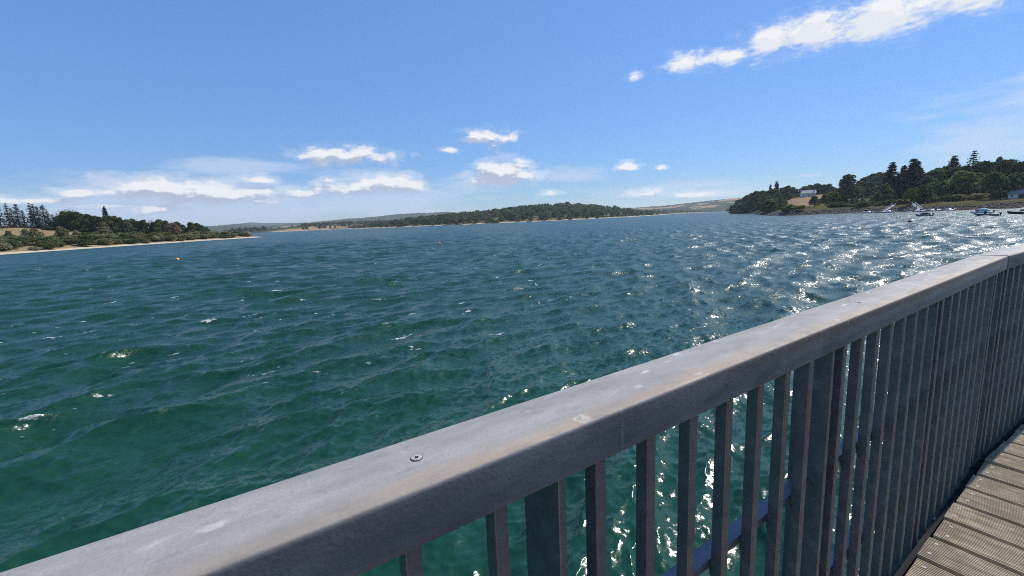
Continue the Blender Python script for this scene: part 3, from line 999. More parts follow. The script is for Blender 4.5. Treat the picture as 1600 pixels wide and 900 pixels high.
# right bank
P_ = plant_top
head = [(362.3, 702.0, 15.8), (358.3, 681.5, 22.9), (354.9, 660.7, 25.8), (349.8, 640.8, 27.8), (349.8, 629.3, 29.8), (344.7, 609.2, 31.4), (345.0, 597.5, 31.4), (344.6, 586.2, 28.2), (343.7, 575.1, 31.6), (345.6, 555.0, 31.6), (349.6, 552.5, 33.6), (352.4, 546.1, 31.6), (356.1, 544.4, 27.3)]
P_('broadleaf_tree', BR, ['dark', 'mid', 'dark'], head, 'east_bank', 'dark broadleaf tree of the wooded headland at the narrows', 'tree', 'trees on the wooded headland', w=1.15)
fr = [(x - 8 - 4 * (i % 2), y - 6, t * .62) for i, (x, y, t) in enumerate(head)]
P_('broadleaf_tree', BR[::-1], ['dark', 'mid'], fr, 'east_bank', 'lower tree overhanging the water along the wooded headland', 'tree', 'lower trees at the edge of the headland', w=1.5)
P_('conifer_tree', ['conifer0', 'conifer1'], 'conifer', [(352.5, 593.2, 37.3), (356.1, 585.2, 40.8)], 'east_bank',
   ['smaller conifer tip above the wooded headland', 'taller dark conifer tip above the wooded headland'], 'conifer', 'conifers above the headland')
P_('broadleaf_tree', BR, ['dark', 'mid'], [(379.7, 576.1, 26.8), (385.2, 572.5, 33.6), (395.3, 577.7, 35.3), (400.9, 573.8, 36.3), (400.7, 561.7, 33.7), (405.5, 558.3, 34.0), (409.9, 555.1, 29.6)], 'east_bank',
   'rounded green tree in the clump behind the white farmhouse', 'tree', 'trees behind the farmhouse', w=1.1)
P_('broadleaf_tree', BR, 'dark', [(251.4, 361.1, 14.7), (260.2, 342.3, 14.2), (258.9, 330.7, 10.3)], 'east_bank',
   ['dark round tree on the terrace below the farmhouse', 'dark spreading tree on the terrace right of the light green ones', 'small dark tree beside the white dinghy ramp'], 'tree', 'dark trees on the waterside terrace', w=1.35)
P_('broadleaf_tree', BR, 'light', [(266.0, 369.1, 16.1), (272.0, 371.0, 18.0), (271.9, 364.8, 16.6), (266.7, 330.9, 10.9), (261.3, 328.8, 9.7)], 'east_bank',
   'light green tree on the terrace above the stony point', 'tree', 'light green trees on the terrace', w=1.2)
P_('bush', ['bush0', 'bush1', 'bush2'], 'light', [(204.4, 317.0, 9.2), (208.3, 312.4, 8.0), (203.0, 321.3, 7.0)], 'east_bank',
   ['big yellow-green bush on the stony point', 'right-hand yellow-green bush on the stony point', 'left-hand yellow-green bush on the stony point'], 'bush', 'yellow-green bushes on the stony point')
P_('pine_tree', ['umbrella0'], 'conifer', [(317.5, 411.8, 35.0)], 'east_bank', 'tall pine with a bare stem and flat top above the terrace trees', 'pine', None, w=.95)
P_('broadleaf_tree', BR, ['dark', 'mid', 'dark'], [(314.6, 414.0, 24.9), (319.8, 416.3, 27.2), (326.0, 417.9, 26.5), (386.0, 485.2, 32.3), (401.4, 498.5, 36.3), (411.1, 503.5, 38.5), (414.4, 500.8, 40.9), (411.7, 490.0, 41.2), (402.9, 471.3, 38.9), (350.5, 436.8, 23.9), (350.8, 430.1, 22.2), (351.3, 423.2, 22.8), (348.1, 412.8, 23.0), (375, 470, 30), (368, 455, 29), (362, 440, 28), (340, 430, 24), (392, 470, 35)], 'east_bank',
   'broadleaf tree on the wooded slope rising behind the pine', 'tree', 'trees on the wooded slope', w=1.25)
P_('conifer_tree', ['conifer0', 'conifer1', 'conifer2'], 'conifer', [(300.0, 348.7, 31.6), (298.1, 343.7, 36.9), (297.8, 337.4, 28.1), (306.6, 342.9, 34.0), (305.3, 337.4, 31.5), (303.7, 332.1, 38.0), (308.7, 334.3, 36.2), (306.9, 329.1, 30.5), (294, 341, 25), (299, 333, 27), (302, 327, 28)], 'east_bank',
   'dark pointed conifer in the clump behind the floating docks', 'conifer', 'dark conifers behind the docks', w=1.45)
P_('conifer_tree', ['conifer1', 'sparse2', 'conifer0'], 'conifer', [(354.6, 352.5, 40.5), (362.0, 344.9, 43.4), (363.8, 328.3, 36.0)], 'east_bank',
   ['middling conifer top above the broadleaf wood', 'highest layered conifer standing above the broadleaf wood', 'conifer tip above the wood behind the lawn'], 'conifer', 'conifers above the broadleaf wood', w=1.6)
P_('leafless_tree', ['bare0'], 'bare', [(330.0, 348.5, 31.8)], 'east_bank', 'pale bare tree between the dark conifers and the green wood', 'tree', None, w=1.1)
P_('broadleaf_tree', BR + ['tall0', 'tall1', 'broad2'], ['mid', 'dark', 'dark', 'dark', 'mid'], [(279.3, 327.0, 20.9), (270.1, 321.6, 14.0), (303.0, 319.0, 25.0), (312.1, 324.1, 29.3), (317.7, 325.7, 30.6), (323.3, 327.2, 31.9), (322.0, 321.5, 29.9), (324.5, 319.0, 30.4), (322.9, 313.4, 30.2), (332.0, 318.3, 30.9), (335.0, 315.2, 32.1), (337.0, 313.1, 33.1), (343.1, 313.9, 32.0), (350.5, 313.1, 33.3), (352.3, 311.1, 33.4), (350.5, 305.6, 30.2), (348.5, 300.2, 30.4), (350.3, 298.1, 30.9), (352.2, 295.9, 28.9), (284.9, 294.9, 18.8), (288.1, 291.7, 18.8), (291.3, 288.5, 17.5), (297.8, 285.9, 17.8), (303.7, 280.8, 17.4), (313.9, 287.5, 16.3), (368, 300, 31), (372, 290, 30), (380, 280, 29), (390, 268, 28)], 'east_bank',
   'broadleaf tree in the dense wood above the lawn', 'tree', 'broadleaf wood on the right bank', w=1.1)
P_('broadleaf_tree', BR, 'light', [(308.3, 299.7, 25.8), (306.8, 294.1, 24.8), (306.6, 284.9, 18.9), (313.1, 294.7, 23.8)], 'east_bank',
   'sunlit yellow-green tree at the front of the right bank wood', 'tree', 'sunlit trees at the front of the wood', w=1.2)
P_('broadleaf_tree', ['round0'], ['mid', 'dark'], [(288.3, 262.0, 22.0), (298.5, 260.0, 20.6), (306.2, 258.8, 22.4)], 'east_bank',
   ['big spreading tree on the lawn with its trunk showing', 'dark tree between the spreading tree and the white shed', 'tall dark tree beside the white shed'], 'tree', 'trees on the lawn', w=1.0)
P_('broadleaf_tree', ['round0', 'broad2', 'broad3'], ['light', 'mid', 'mid'], [(246.4, 269.3, 14.4), (255.3, 270.6, 16.4), (259.5, 272.1, 16.0)], 'east_bank',
   ['small light green tree on a thin trunk above the docks', 'slim tree on a bare trunk right of the small light green one', 'slim tree on a bare trunk nearest the dark bank'], 'tree', 'slim trees above the docks', w=.85)
P_('bush', ['bush0', 'bush1', 'bush2', 'bush3'], ['dark', 'mid'], [(253.8, 309.2, 8.6), (254.7, 305.8, 8.0), (258.9, 298.3, 7.9), (265.1, 299.5, 8.5), (264.2, 293.6, 7.9), (269.8, 288.5, 7.8), (275.6, 283.0, 9.3), (275.6, 275.9, 8.5), (279.0, 272.5, 8.6)], 'east_bank',
   'low dark bush at the foot of the wood behind the docks', 'bush', 'bushes at the foot of the wood', w=1.4, minh=3)

P_('broadleaf_tree', BR, ['dark', 'mid', 'dark'], [(236, 392, 12), (245, 412, 15), (255, 430, 17), (265, 450, 18), (275, 464, 19), (285, 480, 20), (247, 398, 10), (258, 414, 11), (268, 430, 13), (279, 446, 14), (290, 470, 17), (299, 520, 15), (305, 531, 17), (311, 522, 17), (318, 532, 20), (323, 522, 20), (329, 514, 21), (314, 508, 15), (306, 508, 12), (322, 505, 17), (330, 540, 25), (336, 528, 25)], 'east_bank',
   'dark tree on the slope between the headland and the farmhouse', 'tree', 'trees between the headland and the farmhouse', w=1.5)
q = np.random.default_rng(77)
for i in range(34):      # scrub under the edge of the wood and along the bank
    t_ = i / 33
    x = np.interp(t_, [0, .35, .7, 1], [240, 247, 262, 300]) + q.uniform(-2, 7)
    y = np.interp(t_, [0, .35, .7, 1], [330, 300, 268, 262]) + q.uniform(-2, 8)
    tree('bush', 'bush%d' % (i % 4), ['dark', 'mid', 'olive'][i % 3], x, y, LAND['east_bank'](x, y) - .3, q.uniform(2.0, 5.0), ['dark green', 'mid-green', 'olive'][i % 3] + ' scrub bush along the top of the stony right bank', 'bush', 'scrub along the right bank', w=1.6)

# the wood on the middle shore: each tree one small mesh
q = np.random.default_rng(5)
KIND = ['broad0', 'broad1', 'broad2', 'broad3', 'broad4', 'tall1', 'conifer1']
front_line = [(-560, 1480), (-440, 1270), (-300, 1090), (-134, 958), (-20, 930), (89, 943), (180, 985), (320, 1150), (540, 1560)]
FL = np.array(front_line, float)
seg = np.concatenate([[0], np.cumsum(np.hypot(*(np.diff(FL, axis=0).T)))])
cnt = 0
for row, (dist, n, hmin, hmax) in enumerate([(10, 60, 5, 10), (26, 56, 9, 15), (55, 52, 11, 17), (95, 46, 12, 18), (150, 42, 12, 19), (210, 36, 13, 19)]):
    for i in range(n):
        s = (i + q.uniform(.1, .9)) / n * seg[-1]
        x = np.interp(s, seg, FL[:, 0])
        y = np.interp(s, seg, FL[:, 1])
        k = min(np.searchsorted(seg, s), len(FL) - 1)
        t = FL[k] - FL[k - 1]
        t /= np.hypot(*t)
        d = dist + q.uniform(-8, 8) * (1 + dist / 60)
        d = max(d, 7)
        x, y = x - t[1] * d, y + t[0] * d
        az = math.degrees(math.atan2(x, y))
        if row == 0 and 3.5 < az < 8 and q.random() < .75: continue       # open sandy beach
        edge = sstep(-23, -12, np.array(az))
        h = q.uniform(hmin, hmax) * (.55 + .45 * float(edge))
        kd = KIND[int(q.integers(len(KIND) - (0 if 7 < az < 20 or row > 3 else 1)))]
        lf = 'conifer' if kd.startswith('con') else ['dark', 'mid', 'dark', 'mid', 'olive'][int(q.integers(5))]
        if row > 3 and 6 < az < 9 and q.random() < .5: lf = 'bare'
        tree('woodland_tree', kd, lf, float(x), float(y), LAND['north_bank'](x, y) - .3, float(h), {'dark': 'dark green', 'mid': 'mid-green', 'olive': 'olive green', 'bare': 'brownish half-bare', 'conifer': 'dark pointed'}[lf] + (' tree at the water edge of the middle far shore' if row < 2 else ' tree higher up in the wood on the middle far shore'), 'tree',
             'trees of the wood on the middle shore', w=1.9, parts=False)
        cnt += 1


def mass(name, pts, kinds, leaf, label):
    """a far-off wood that reads as one mass"""
    Vs, Fs, Ts, off = [], [], [], 0
    for i, (x, y, z, h) in enumerate(pts):
        kd = kinds[i % len(kinds)]
        c, n, s, t = PROTO[kd][0]
        k = rng.choice(len(c), min(130, len(c)), replace=False)
        V, F, T = leaf_quads(c[k] * np.array([h * 1.3, h * 1.3, h]) + np.array([x, y, z]), n[k], s[k] * h * 3.0, t[k])
        Vs.append(V)
        Fs.append(F + off)
        Ts.append(T)
        off += len(V)
    me = mesh_np(name, np.concatenate(Vs), np.concatenate(Fs), LEAF[leaf], False, {'tone': ('FACE', np.concatenate(Ts))})
    return tag(obj(name, me), label, 'wood', None, 'stuff')


pts = []
q = np.random.default_rng(19)
for i in range(1000):
    s = q.uniform(0, seg[-1])
    k = min(max(np.searchsorted(seg, s), 1), len(FL) - 1)
    t = (FL[k] - FL[k - 1]) / np.hypot(*(FL[k] - FL[k - 1]))
    dd = q.uniform(35, 330)
    x = np.interp(s, seg, FL[:, 0]) - t[1] * dd
    y = np.interp(s, seg, FL[:, 1]) + t[0] * dd
    pts.append((x, y, LAND['north_bank'](x, y) - .5, q.uniform(11, 17) * (.6 + .4 * float(sstep(-22, -8, np.array(math.degrees(math.atan2(x, y))))))))
mass('woodland', pts, BR, 'dark', 'continuous green wood filling the hill behind the front trees of the middle shore')
pts = []
q = np.random.default_rng(9)
for i in range(420):
    az = q.uniform(-33, -13)
    r = q.uniform(1700, 2500) if az < -20 else q.uniform(2000, 2700)
    if -28.8 < az < -25.4 and r < 2350: continue
    x, y = r * math.sin(R(az)), r * math.cos(R(az))
    z = LAND['far_bank'](x, y)
    if z < .3: continue
    pts.append((x, y, z - .5, q.uniform(9, 16)))
mass('far_wood', pts, BR, 'dark', 'dark wood on the low bank round the reddish field')
pts = []
for i in range(520):
    az = q.uniform(14, 29)
    r = q.uniform(1900, 3000)
    x, y = r * math.sin(R(az)), r * math.cos(R(az))
    z = LAND['north_bank'](x, y)
    if z < .5: continue
    pts.append((x, y, min(z, 16) - .5, q.uniform(10, 15)))
if pts: mass('far_wood', pts, BR, 'dark', 'dark wood running on along the shore towards the narrows')


# ------------------------------------------------------------------ stones on the east bank
m_stone = simple_mat('bank_stone', (.125, .105, .088), .9, var=.45, nscale=.9)


def build_stones():
    """rip-rap of the stony point: too many to count, real stones joined in one"""
    q = np.random.default_rng(12)
    base = bmesh.new()
    bmesh.ops.create_icosphere(base, subdivisions=1, radius=1)
    bv = np.array([v.co[:] for v in base.verts])
    bf = np.array([[v.index for v in f.verts] for f in base.faces])
    base.free()
    line = np.array([(210, 352), (204, 347), (199, 330), (197, 308), (214, 302), (233, 298), (234, 272), (231, 246), (246, 236), (264, 230), (300, 208)], float)
    sg = np.concatenate([[0], np.cumsum(np.hypot(*(np.diff(line, axis=0).T)))])
    Vs, Fs = [], []
    n = 0
    for i in range(1500):
        s = q.uniform(0, sg[-1])
        x = np.interp(s, sg, line[:, 0]) + q.uniform(-1, 9)
        y = np.interp(s, sg, line[:, 1]) + q.uniform(-1, 7)
        z = LAND['east_bank'](x, y)
        if z < -.4 or z > 3.0: continue
        r = q.uniform(.25, .8)
        A = np.linalg.qr(q.normal(size=(3, 3)))[0]
        v = (bv * q.uniform(.7, 1.1, bv.shape)) @ A * np.array([r, r, r * .75]) + np.array([x, y, z + r * .1])
        Vs.append(v)
        Fs.append(bf + n)
        n += len(bv)
    me = mesh_np('bank_stones', np.concatenate(Vs), np.concatenate(Fs), m_stone)
    tag(obj('bank_stones', me), 'grey-brown stones lining the water edge of the right bank', 'stones', None, 'stuff')


build_stones()

# ------------------------------------------------------------------ buildings
m_white = simple_mat('white_render', (.62, .60, .56), .8, var=.08)
m_slate = simple_mat('slate_roof', (.25, .25, .255), .6, var=.2)
m_dark = simple_mat('dark_opening', (.03, .032, .035), .4)
m_concrete = simple_mat('pale_concrete', (.50, .47, .43), .85, var=.12, nscale=.6)


def gable_roof(L, W, z0, rise, over=.4):
    bm = bmesh.new()
    x = L / 2 + over
    yy = W / 2 + over
    th = .22
    p = [(-x, -yy, z0 - over * rise / (W / 2)), (-x, 0, z0 + rise), (-x, yy, z0 - over * rise / (W / 2))]
    for sgn in (0, 1):
        a, b = (p[0], p[1]) if sgn == 0 else (p[1], p[2])
        vs = []
        for dz in (0.02, th):
            for (px, py, pz) in (a, b): vs.append(bm.verts.new((px, py, pz + dz)))
            for (px, py, pz) in (b, a): vs.append(bm.verts.new((-px, py, pz + dz)))
        bm.faces.new(vs[0:4])
        bm.faces.new(vs[4:8])
        for k in range(4): bm.faces.new((vs[k], vs[(k + 1) % 4], vs[4 + (k + 1) % 4], vs[4 + k]))
    return bm


def walls_bm(L, W, H, rise):
    bm = bmesh.new()
    x, y = L / 2, W / 2
    prof = [(-y, -1.0), (y, -1.0), (y, H), (0, H + rise), (-y, H)]
    a = [bm.verts.new((-x, py, pz)) for py, pz in prof]
    b = [bm.verts.new((x, py, pz)) for py, pz in prof]
    bm.faces.new(a)
    bm.faces.new(b)
    for k in range(5): bm.faces.new((a[k], a[(k + 1) % 5], b[(k + 1) % 5], b[k]))
    return bm


def house(name, label, loc, rz, L, W, H, rise, wins, doors, chim):
    t = thing(name, label, 'house' if chim else 'shed', loc, rz)
    obj('wall', bm_mesh('wall', walls_bm(L, W, H, rise), m_white), t)
    rf = obj('roof', bm_mesh('roof', gable_roof(L, W, H, rise), m_slate), t)
    for cx in chim:
        bm = bmesh.new()
        add_box(bm, cx - .45, cx + .45, -.4, .4, H + rise - .6, H + rise + 1.1)
        add_box(bm, cx - .55, cx + .55, -.5, .5, H + rise + 1.1, H + rise + 1.3)
        obj('chimney', bm_mesh('chimney', bm, m_white), rf)
    for (x, z, w, h) in wins:
        bm = bmesh.new()
        add_box(bm, x - w / 2, x + w / 2, -W / 2 - .06, -W / 2 + .02, z, z + h)
        f = obj('window', bm_mesh('window', bm, m_white), t)
        bm = bmesh.new()
        add_box(bm, x - w / 2 + .1, x - .04, -W / 2 - .09, -W / 2 - .05, z + .1, z + h - .1)
        add_box(bm, x + .04, x + w / 2 - .1, -W / 2 - .09, -W / 2 - .05, z + .1, z + h - .1)
        obj('pane', bm_mesh('pane', bm, m_dark), f)
    for (x, w, h) in doors:
        bm = bmesh.new()
        add_box(bm, x - w / 2, x + w / 2, -W / 2 - .05, -W / 2 + .02, 0, h)
        obj('door', bm_mesh('door', bm, m_dark), t)
    return t


hx, hy = 337.6, 496.0
house('farmhouse', 'white farmhouse with grey slate roof above the brown field', (hx, hy, LAND['east_bank'](hx, hy)), R(-28), 14, 7.5, 3.6, 3.0,
      [(-5, 1, 1.3, 1.4), (-2, 1, 1.3, 1.4), (3.2, 1, 1.3, 1.4), (5.6, 1, 1.1, 1.4)], [(.7, 1.2, 2.2)], [-6.2, 6.2])
bx, by = 296.5, 253.5
house('boathouse', 'low white gabled shed by the slipway at the right edge', (bx, by, LAND['east_bank'](bx, by)), R(-62), 9, 7, 2.6, 2.0,
      [(-3.0, .9, 1.2, 1.0)], [(1.2, 3.4, 2.3)], [])

# slipway: concrete ramp from the shed down into the water
bm = bmesh.new()
p0, p1 = Vector((262, 224, 0)), Vector((304, 246, 0))
d = (p1 - p0).normalized()
n_ = Vector((-d.y, d.x, 0)) * 4.5
up = LAND['east_bank'](304, 246) + .3
lo = [(p0 - n_, -.6), (p0 + n_, -.6), (p1 + n_, up), (p1 - n_, up)]
tv = [bm.verts.new((v.x, v.y, z)) for v, z in lo]
bv_ = [bm.verts.new((v.x, v.y, z - 1.6)) for v, z in lo]
bm.faces.new(tv)
bm.faces.new(bv_)
for k_ in range(4): bm.faces.new((tv[k_], tv[(k_ + 1) % 4], bv_[(k_ + 1) % 4], bv_[k_]))
tag(obj('slipway', bm_mesh('slipway', bm, m_concrete)), 'pale concrete slipway sloping into the lake beside the shed', 'slipway')

# ------------------------------------------------------------------ boats, docks, buoys
m_gel_white = simple_mat('white_gelcoat', (.72, .73, .73), .3, var=.05)
m_gel_teal = simple_mat('teal_gelcoat', (.05, .15, .17), .3, var=.1)
m_gel_navy = simple_mat('navy_gelcoat', (.015, .018, .03), .3, var=.1)
m_gel_grey = simple_mat('grey_gelcoat', (.16, .18, .20), .4, var=.1)
m_canvas_aqua = simple_mat('aqua_canvas', (.33, .52, .52), .8, var=.1)
m_canvas_dark = simple_mat('dark_canvas', (.025, .028, .035), .8, var=.2)
m_red = simple_mat('red_gelcoat', (.45, .03, .025), .4)
m_black = simple_mat('black_plastic', (.012, .012, .014), .4)
m_alu = simple_mat('aluminium', (.42, .42, .41), .6, var=.1, spec=.2)
m_glass = simple_mat('dark_glass', (.02, .03, .035), .08)
m_timber = simple_mat('weathered_timber', (.23, .18, .13), .85, var=.3)
m_orange = simple_mat('orange_plastic', (.75, .25, .02), .4, var=.08)
m_yellow = simple_mat('yellow_plastic', (.80, .55, .06), .4, var=.08)
m_rust = simple_mat('dull_red_plastic', (.20, .035, .022), .5, var=.2)


def hull_bm(L, W, H, draft=.25):
    """open-decked motor boat hull, bow at +x"""
    bm = bmesh.new()
    N = 11
    rings = []
    for i in range(N):
        t = i / (N - 1)
        x = -L / 2 + L * t
        w = W / 2 * (1 - max(0, (t - .45) / .55) ** 2.2) * (.92 + .08 * min(1, t * 3))
        sheer = H * (.82 + .30 * t ** 2)
        keel = -draft * (1 - max(0, (t - .7) / .3) ** 2)
        x2 = x + (.35 * max(0, t - .8) / .2 if t > .8 else 0)
        w = max(w, .03)
        sec = [(x, 0, keel), (x, w * .75, keel * .2 + .05), (x2, w, sheer * .6), (x2, w, sheer), (x2, w * .86, sheer + .03), (x2, 0, sheer + .05 + .06 * t)]
        rings.append([bm.verts.new(p) for p in sec] + [bm.verts.new((p[0], -p[1], p[2])) for p in sec[-2:0:-1]])
    m = len(rings[0])
    for a, b in zip(rings[:-1], rings[1:]):
        for k in range(m): bm.faces.new((a[k], a[(k + 1) % m], b[(k + 1) % m], b[k]))
    bm.faces.new(rings[0])
    bm.faces.new(rings[-1])
    return bm


def outboard_bm(x, z):
    bm = bmesh.new()
    add_box(bm, x - .42, x + .12, -.2, .2, z + .15, z + .75, .08, 2)
    add_box(bm, x - .22, x - .02, -.09, .09, z - .65, z + .15)
    add_box(bm, x - .40, x + .05, -.05, .05, z - .75, z - .62)
    return bm


def windshield_bm(x, w, z, h):
    bm = bmesh.new()
    pts = [(x - .9, -w, z), (x - .1, -w * .8, z), (x + .25, 0, z), (x - .1, w * .8, z), (x - .9, w, z)]
    lo = [bm.verts.new(p) for p in pts]
    hi = [bm.verts.new((p[0] - .35, p[1] * .92, z + h)) for p in pts]
    lo2 = [bm.verts.new((p[0] - .03, p[1] * .97, z)) for p in pts]
    hi2 = [bm.verts.new((p[0] - .38, p[1] * .89, z + h)) for p in pts]
    for k in range(4):
        bm.faces.new((lo[k], lo[k + 1], hi[k + 1], hi[k]))
        bm.faces.new((lo2[k], lo2[k + 1], hi2[k + 1], hi2[k]))
        bm.faces.new((hi[k], hi[k + 1], hi2[k + 1], hi2[k]))
    return bm


def boat(label, x, y, rz, L, W, H, mh, extras, group='boats moored off the right bank', name='motorboat', cat='boat', tilt=0):
    t = thing(name, label, cat, (x, y, .05), rz, group)
    t.rotation_euler = (R(tilt), R(-1.5), rz)
    obj('hull', bm_mesh('hull', hull_bm(L, W, H), mh, True), t)
    for nm, bm, m in extras: obj(nm, bm_mesh(nm, bm, m), t)
    return t


def canopy_bm(x0, x1, w, z, h):
    bm = bmesh.new()
    N = 7
    rings = []
    for i in range(N):
        u = i / (N - 1)
        x = x0 + (x1 - x0) * u
        hh = h * math.sin(math.pi * (.12 + .80 * u)) ** .7
        rings.append([bm.verts.new((x, w * math.cos(a) * (1 - .25 * u), z + hh * math.sin(a))) for a in np.linspace(0, math.pi, 7)])
    for a, b in zip(rings[:-1], rings[1:]):
        for k in range(6): bm.faces.new((a[k], a[k + 1], b[k + 1], b[k]))
        bm.faces.new((a[0], b[0], b[6], a[6]))
    bm.faces.new(rings[0])
    bm.faces.new(rings[-1])
    return bm


def tower_bm(x, w, z):
    bm = bmesh.new()
    for s in (-1, 1): add_tube(bm, [(x - .7, s * w, z), (x + .1, s * w * .85, z + 1.05), (x + .25, s * w * .6, z + 1.15)], [.05] * 3, 5)
    add_tube(bm, [(x + .25, -w * .6, z + 1.15), (x + .25, w * .6, z + 1.15)], [.05] * 2, 5)
    return bm


def box_bm(*b, bev=.03):
    bm = bmesh.new()
    add_box(bm, *b, bev=bev)
    return bm


TANG = R(180 - 47.6)   # broadside to the pier
boat('low teal motorboat with a black outboard, nearest of the moored boats', 159.1, 145.1, TANG, 5.2, 2.0, .62, m_gel_teal,
     [('outboard_motor', outboard_bm(-2.75, .35), m_black), ('console', box_bm(.2, .9, -.4, .4, .6, 1.45, bev=.08), m_canvas_dark), ('seat', box_bm(-.8, -.3, -.5, .5, .6, 1.0, bev=.08), m_gel_grey)])
boat('white motorboat under a turquoise canopy, behind the teal boat', 184.8, 170.6, TANG - .1, 5.7, 2.1, .70, m_gel_white,
     [('canopy', canopy_bm(-2.2, 1.6, 1.0, .78, 1.15), m_canvas_aqua), ('windshield', windshield_bm(1.9, .95, .8, .5), m_glass), ('outboard_motor', outboard_bm(-2.95, .45), m_black)])
boat('dark navy sport boat with a tower arch at the right edge', 174.8, 148.0, TANG + .05, 7.2, 2.3, .74, m_gel_navy,
     [('windshield', windshield_bm(1.0, 1.05, .82, .6), m_glass), ('tower', tower_bm(-.6, 1.05, .8), m_black), ('cover', canopy_bm(-3.2, -.6, 1.0, .80, .5), m_canvas_dark)])
boat('small grey boat under a dark cover, off the end of the second dock', 162.0, 170.4, TANG + .25, 4.6, 1.8, .6, m_gel_grey,
     [('cover', canopy_bm(-1.8, 1.2, .8, .62, .75), m_canvas_dark), ('outboard_motor', outboard_bm(-2.4, .35), m_black)])
boat('small white boat moored under the wooded headland', 361.8 * .97, 669.5 * .97, R(140), 4.6, 1.9, 1.0, m_gel_white, [('outboard_motor', outboard_bm(-2.4, .5), m_black), ('cover', canopy_bm(-1.4, 1.3, .8, 1.0, 1.2), m_gel_white)],
     'small boats under the headland')
boat('small red boat moored under the wooded headland', 335.1, 594.5, R(150), 4.4, 1.8, .85, m_red, [('outboard_motor', outboard_bm(-2.3, .4), m_black)], 'small boats under the headland')
boat('low white boat right of the red one under the headland', 333.0, 576.7, R(146), 7.0, 2.0, .8, m_gel_white, [('cover', canopy_bm(-2, 1.5, .8, .8, .6), m_gel_white)], 'small boats under the headland')


def dock(label, x0, y0, x1, y1, w=2.2, boats=()):
    L = math.hypot(x1 - x0, y1 - y0)
    rz = math.atan2(y1 - y0, x1 - x0)
    t = thing('floating_dock', label, 'dock', ((x0 + x1) / 2, (y0 + y1) / 2, 0), rz, 'floating docks')
    obj('walkway', box_mesh('walkway', m_concrete, -L / 2, L / 2, -w / 2, w / 2, .42, .60, bev=.03), t)
    bm = bmesh.new()
    for k in range(6):
        x = -L / 2 + L * (k + .5) / 6
        add_box(bm, x - 1.1, x + 1.1, -w / 2 + .15, w / 2 - .15, -.25, .415, .06)
    obj('floats', bm_mesh('floats', bm, m_gel_grey), t)
    bm = bmesh.new()
    for k in range(8):
        x = -L / 2 + L * (k + .5) / 8
        add_tube(bm, [(x, -w / 2 + .15, .6), (x, -w / 2 + .15, .95)], [.07, .07], 6)
    obj('bollards', bm_mesh('bollards', bm, m_gel_white), t)
    return t


dock('white floating dock in front of the dark bank', 229.3, 248.9, 251.6, 242.4)
dock('white floating dock below the terrace, left of the other dock', 220.9, 280.2, 226.3, 256.0)


def dock_boat(label, x, y, rz, mh=None, L=5.2):
    return boat(label, x, y, rz, L, 2.0, .8, mh or m_gel_white, [('windshield', windshield_bm(.8, .8, .85, .5), m_glass), ('cover', canopy_bm(-2.0, .2, .8, .85, .5), m_gel_white), ('outboard_motor', outboard_bm(-L / 2 - .1, .4), m_black)], 'boats tied up at the docks')


dock_boat('white boat tied to the outer end of the left dock', 219.5, 268.0, R(100))
dock_boat('white boat with windscreen tied beside the left dock gangway', 222.5, 257.5, R(104))
dock_boat('white boat tied at the left end of the right dock', 230.5, 245.4, R(-17))
dock_boat('white boat tied in the middle of the right dock', 237.0, 243.3, R(-17))
dock_boat('white boat tied at the right end of the right dock', 244.5, 241.2, R(-17))


def gangway(label, a, b):
    a, b = Vector(a), Vector(b)
    L = (b - a).length
    t = thing('gangway', label, 'gangway', a, math.atan2(b.y - a.y, b.x - a.x), 'gangways to the docks')
    pitch = math.atan2(b.z - a.z, math.hypot(b.x - a.x, b.y - a.y))
    t.rotation_euler = (0, -pitch, math.atan2(b.y - a.y, b.x - a.x))
    obj('walkway', box_mesh('walkway', m_concrete, 0, L, -.65, .65, 0, .14), t)
    for s in (-1, 1):
        bm = bmesh.new()
        add_box(bm, 0, L, s * .7 - .05, s * .7 + .05, 1.05, 1.17)
        add_box(bm, 0, L, s * .7 - .04, s * .7 + .04, .15, .32)
        for k in range(7):
            x = L * k / 6
            add_tube(bm, [(min(max(x, .05), L - .05), s * .7, .3), (min(max(x, .05), L - .05), s * .7, 1.1)], [.045] * 2, 4)
            if k < 6: add_tube(bm, [(x + .05, s * .7, .3), (x + L / 6 - .05, s * .7, 1.08)], [.035] * 2, 4)
        obj('truss_side', bm_mesh('truss_side', bm, m_alu), t)
    return t


gangway('white gangway sloping down to the left dock', (224.5, 262.0, .62), (234.5, 266.5, 4.2))
gangway('white gangway sloping down to the right dock', (234.0, 248.2, .62), (238.0, 258.0, 4.4))

for lab, x, y, h in (('brown mooring post left of the others beside the right dock', 233.0, 250.2, 4.6), ('tall brown mooring post in the middle beside the right dock', 236.2, 248.6, 5.0),
                     ('brown mooring post right of the others beside the right dock', 241.0, 246.6, 4.6), ('thin brown mooring post at the far end of the right dock', 246.5, 245.0, 4.4)):
    bm = bmesh.new()
    add_tube(bm, [(0, 0, -1.5), (.03, 0, h * .6), (.05, .02, h)], [.20, .18, .16], 8)
    o = thing('mooring_post', lab, 'post', (x, y, 0), 0, 'mooring posts')
    obj('pile', bm_mesh('pile', bm, m_timber), o)
    bm = bmesh.new()
    add_lathe(bm, [(0, h + .22), (.19, h + .05), (.20, h - .02), (.17, h - .06)], 8, (.05, .02, 0))
    obj('cap', bm_mesh('cap', bm, m_gel_white), o)

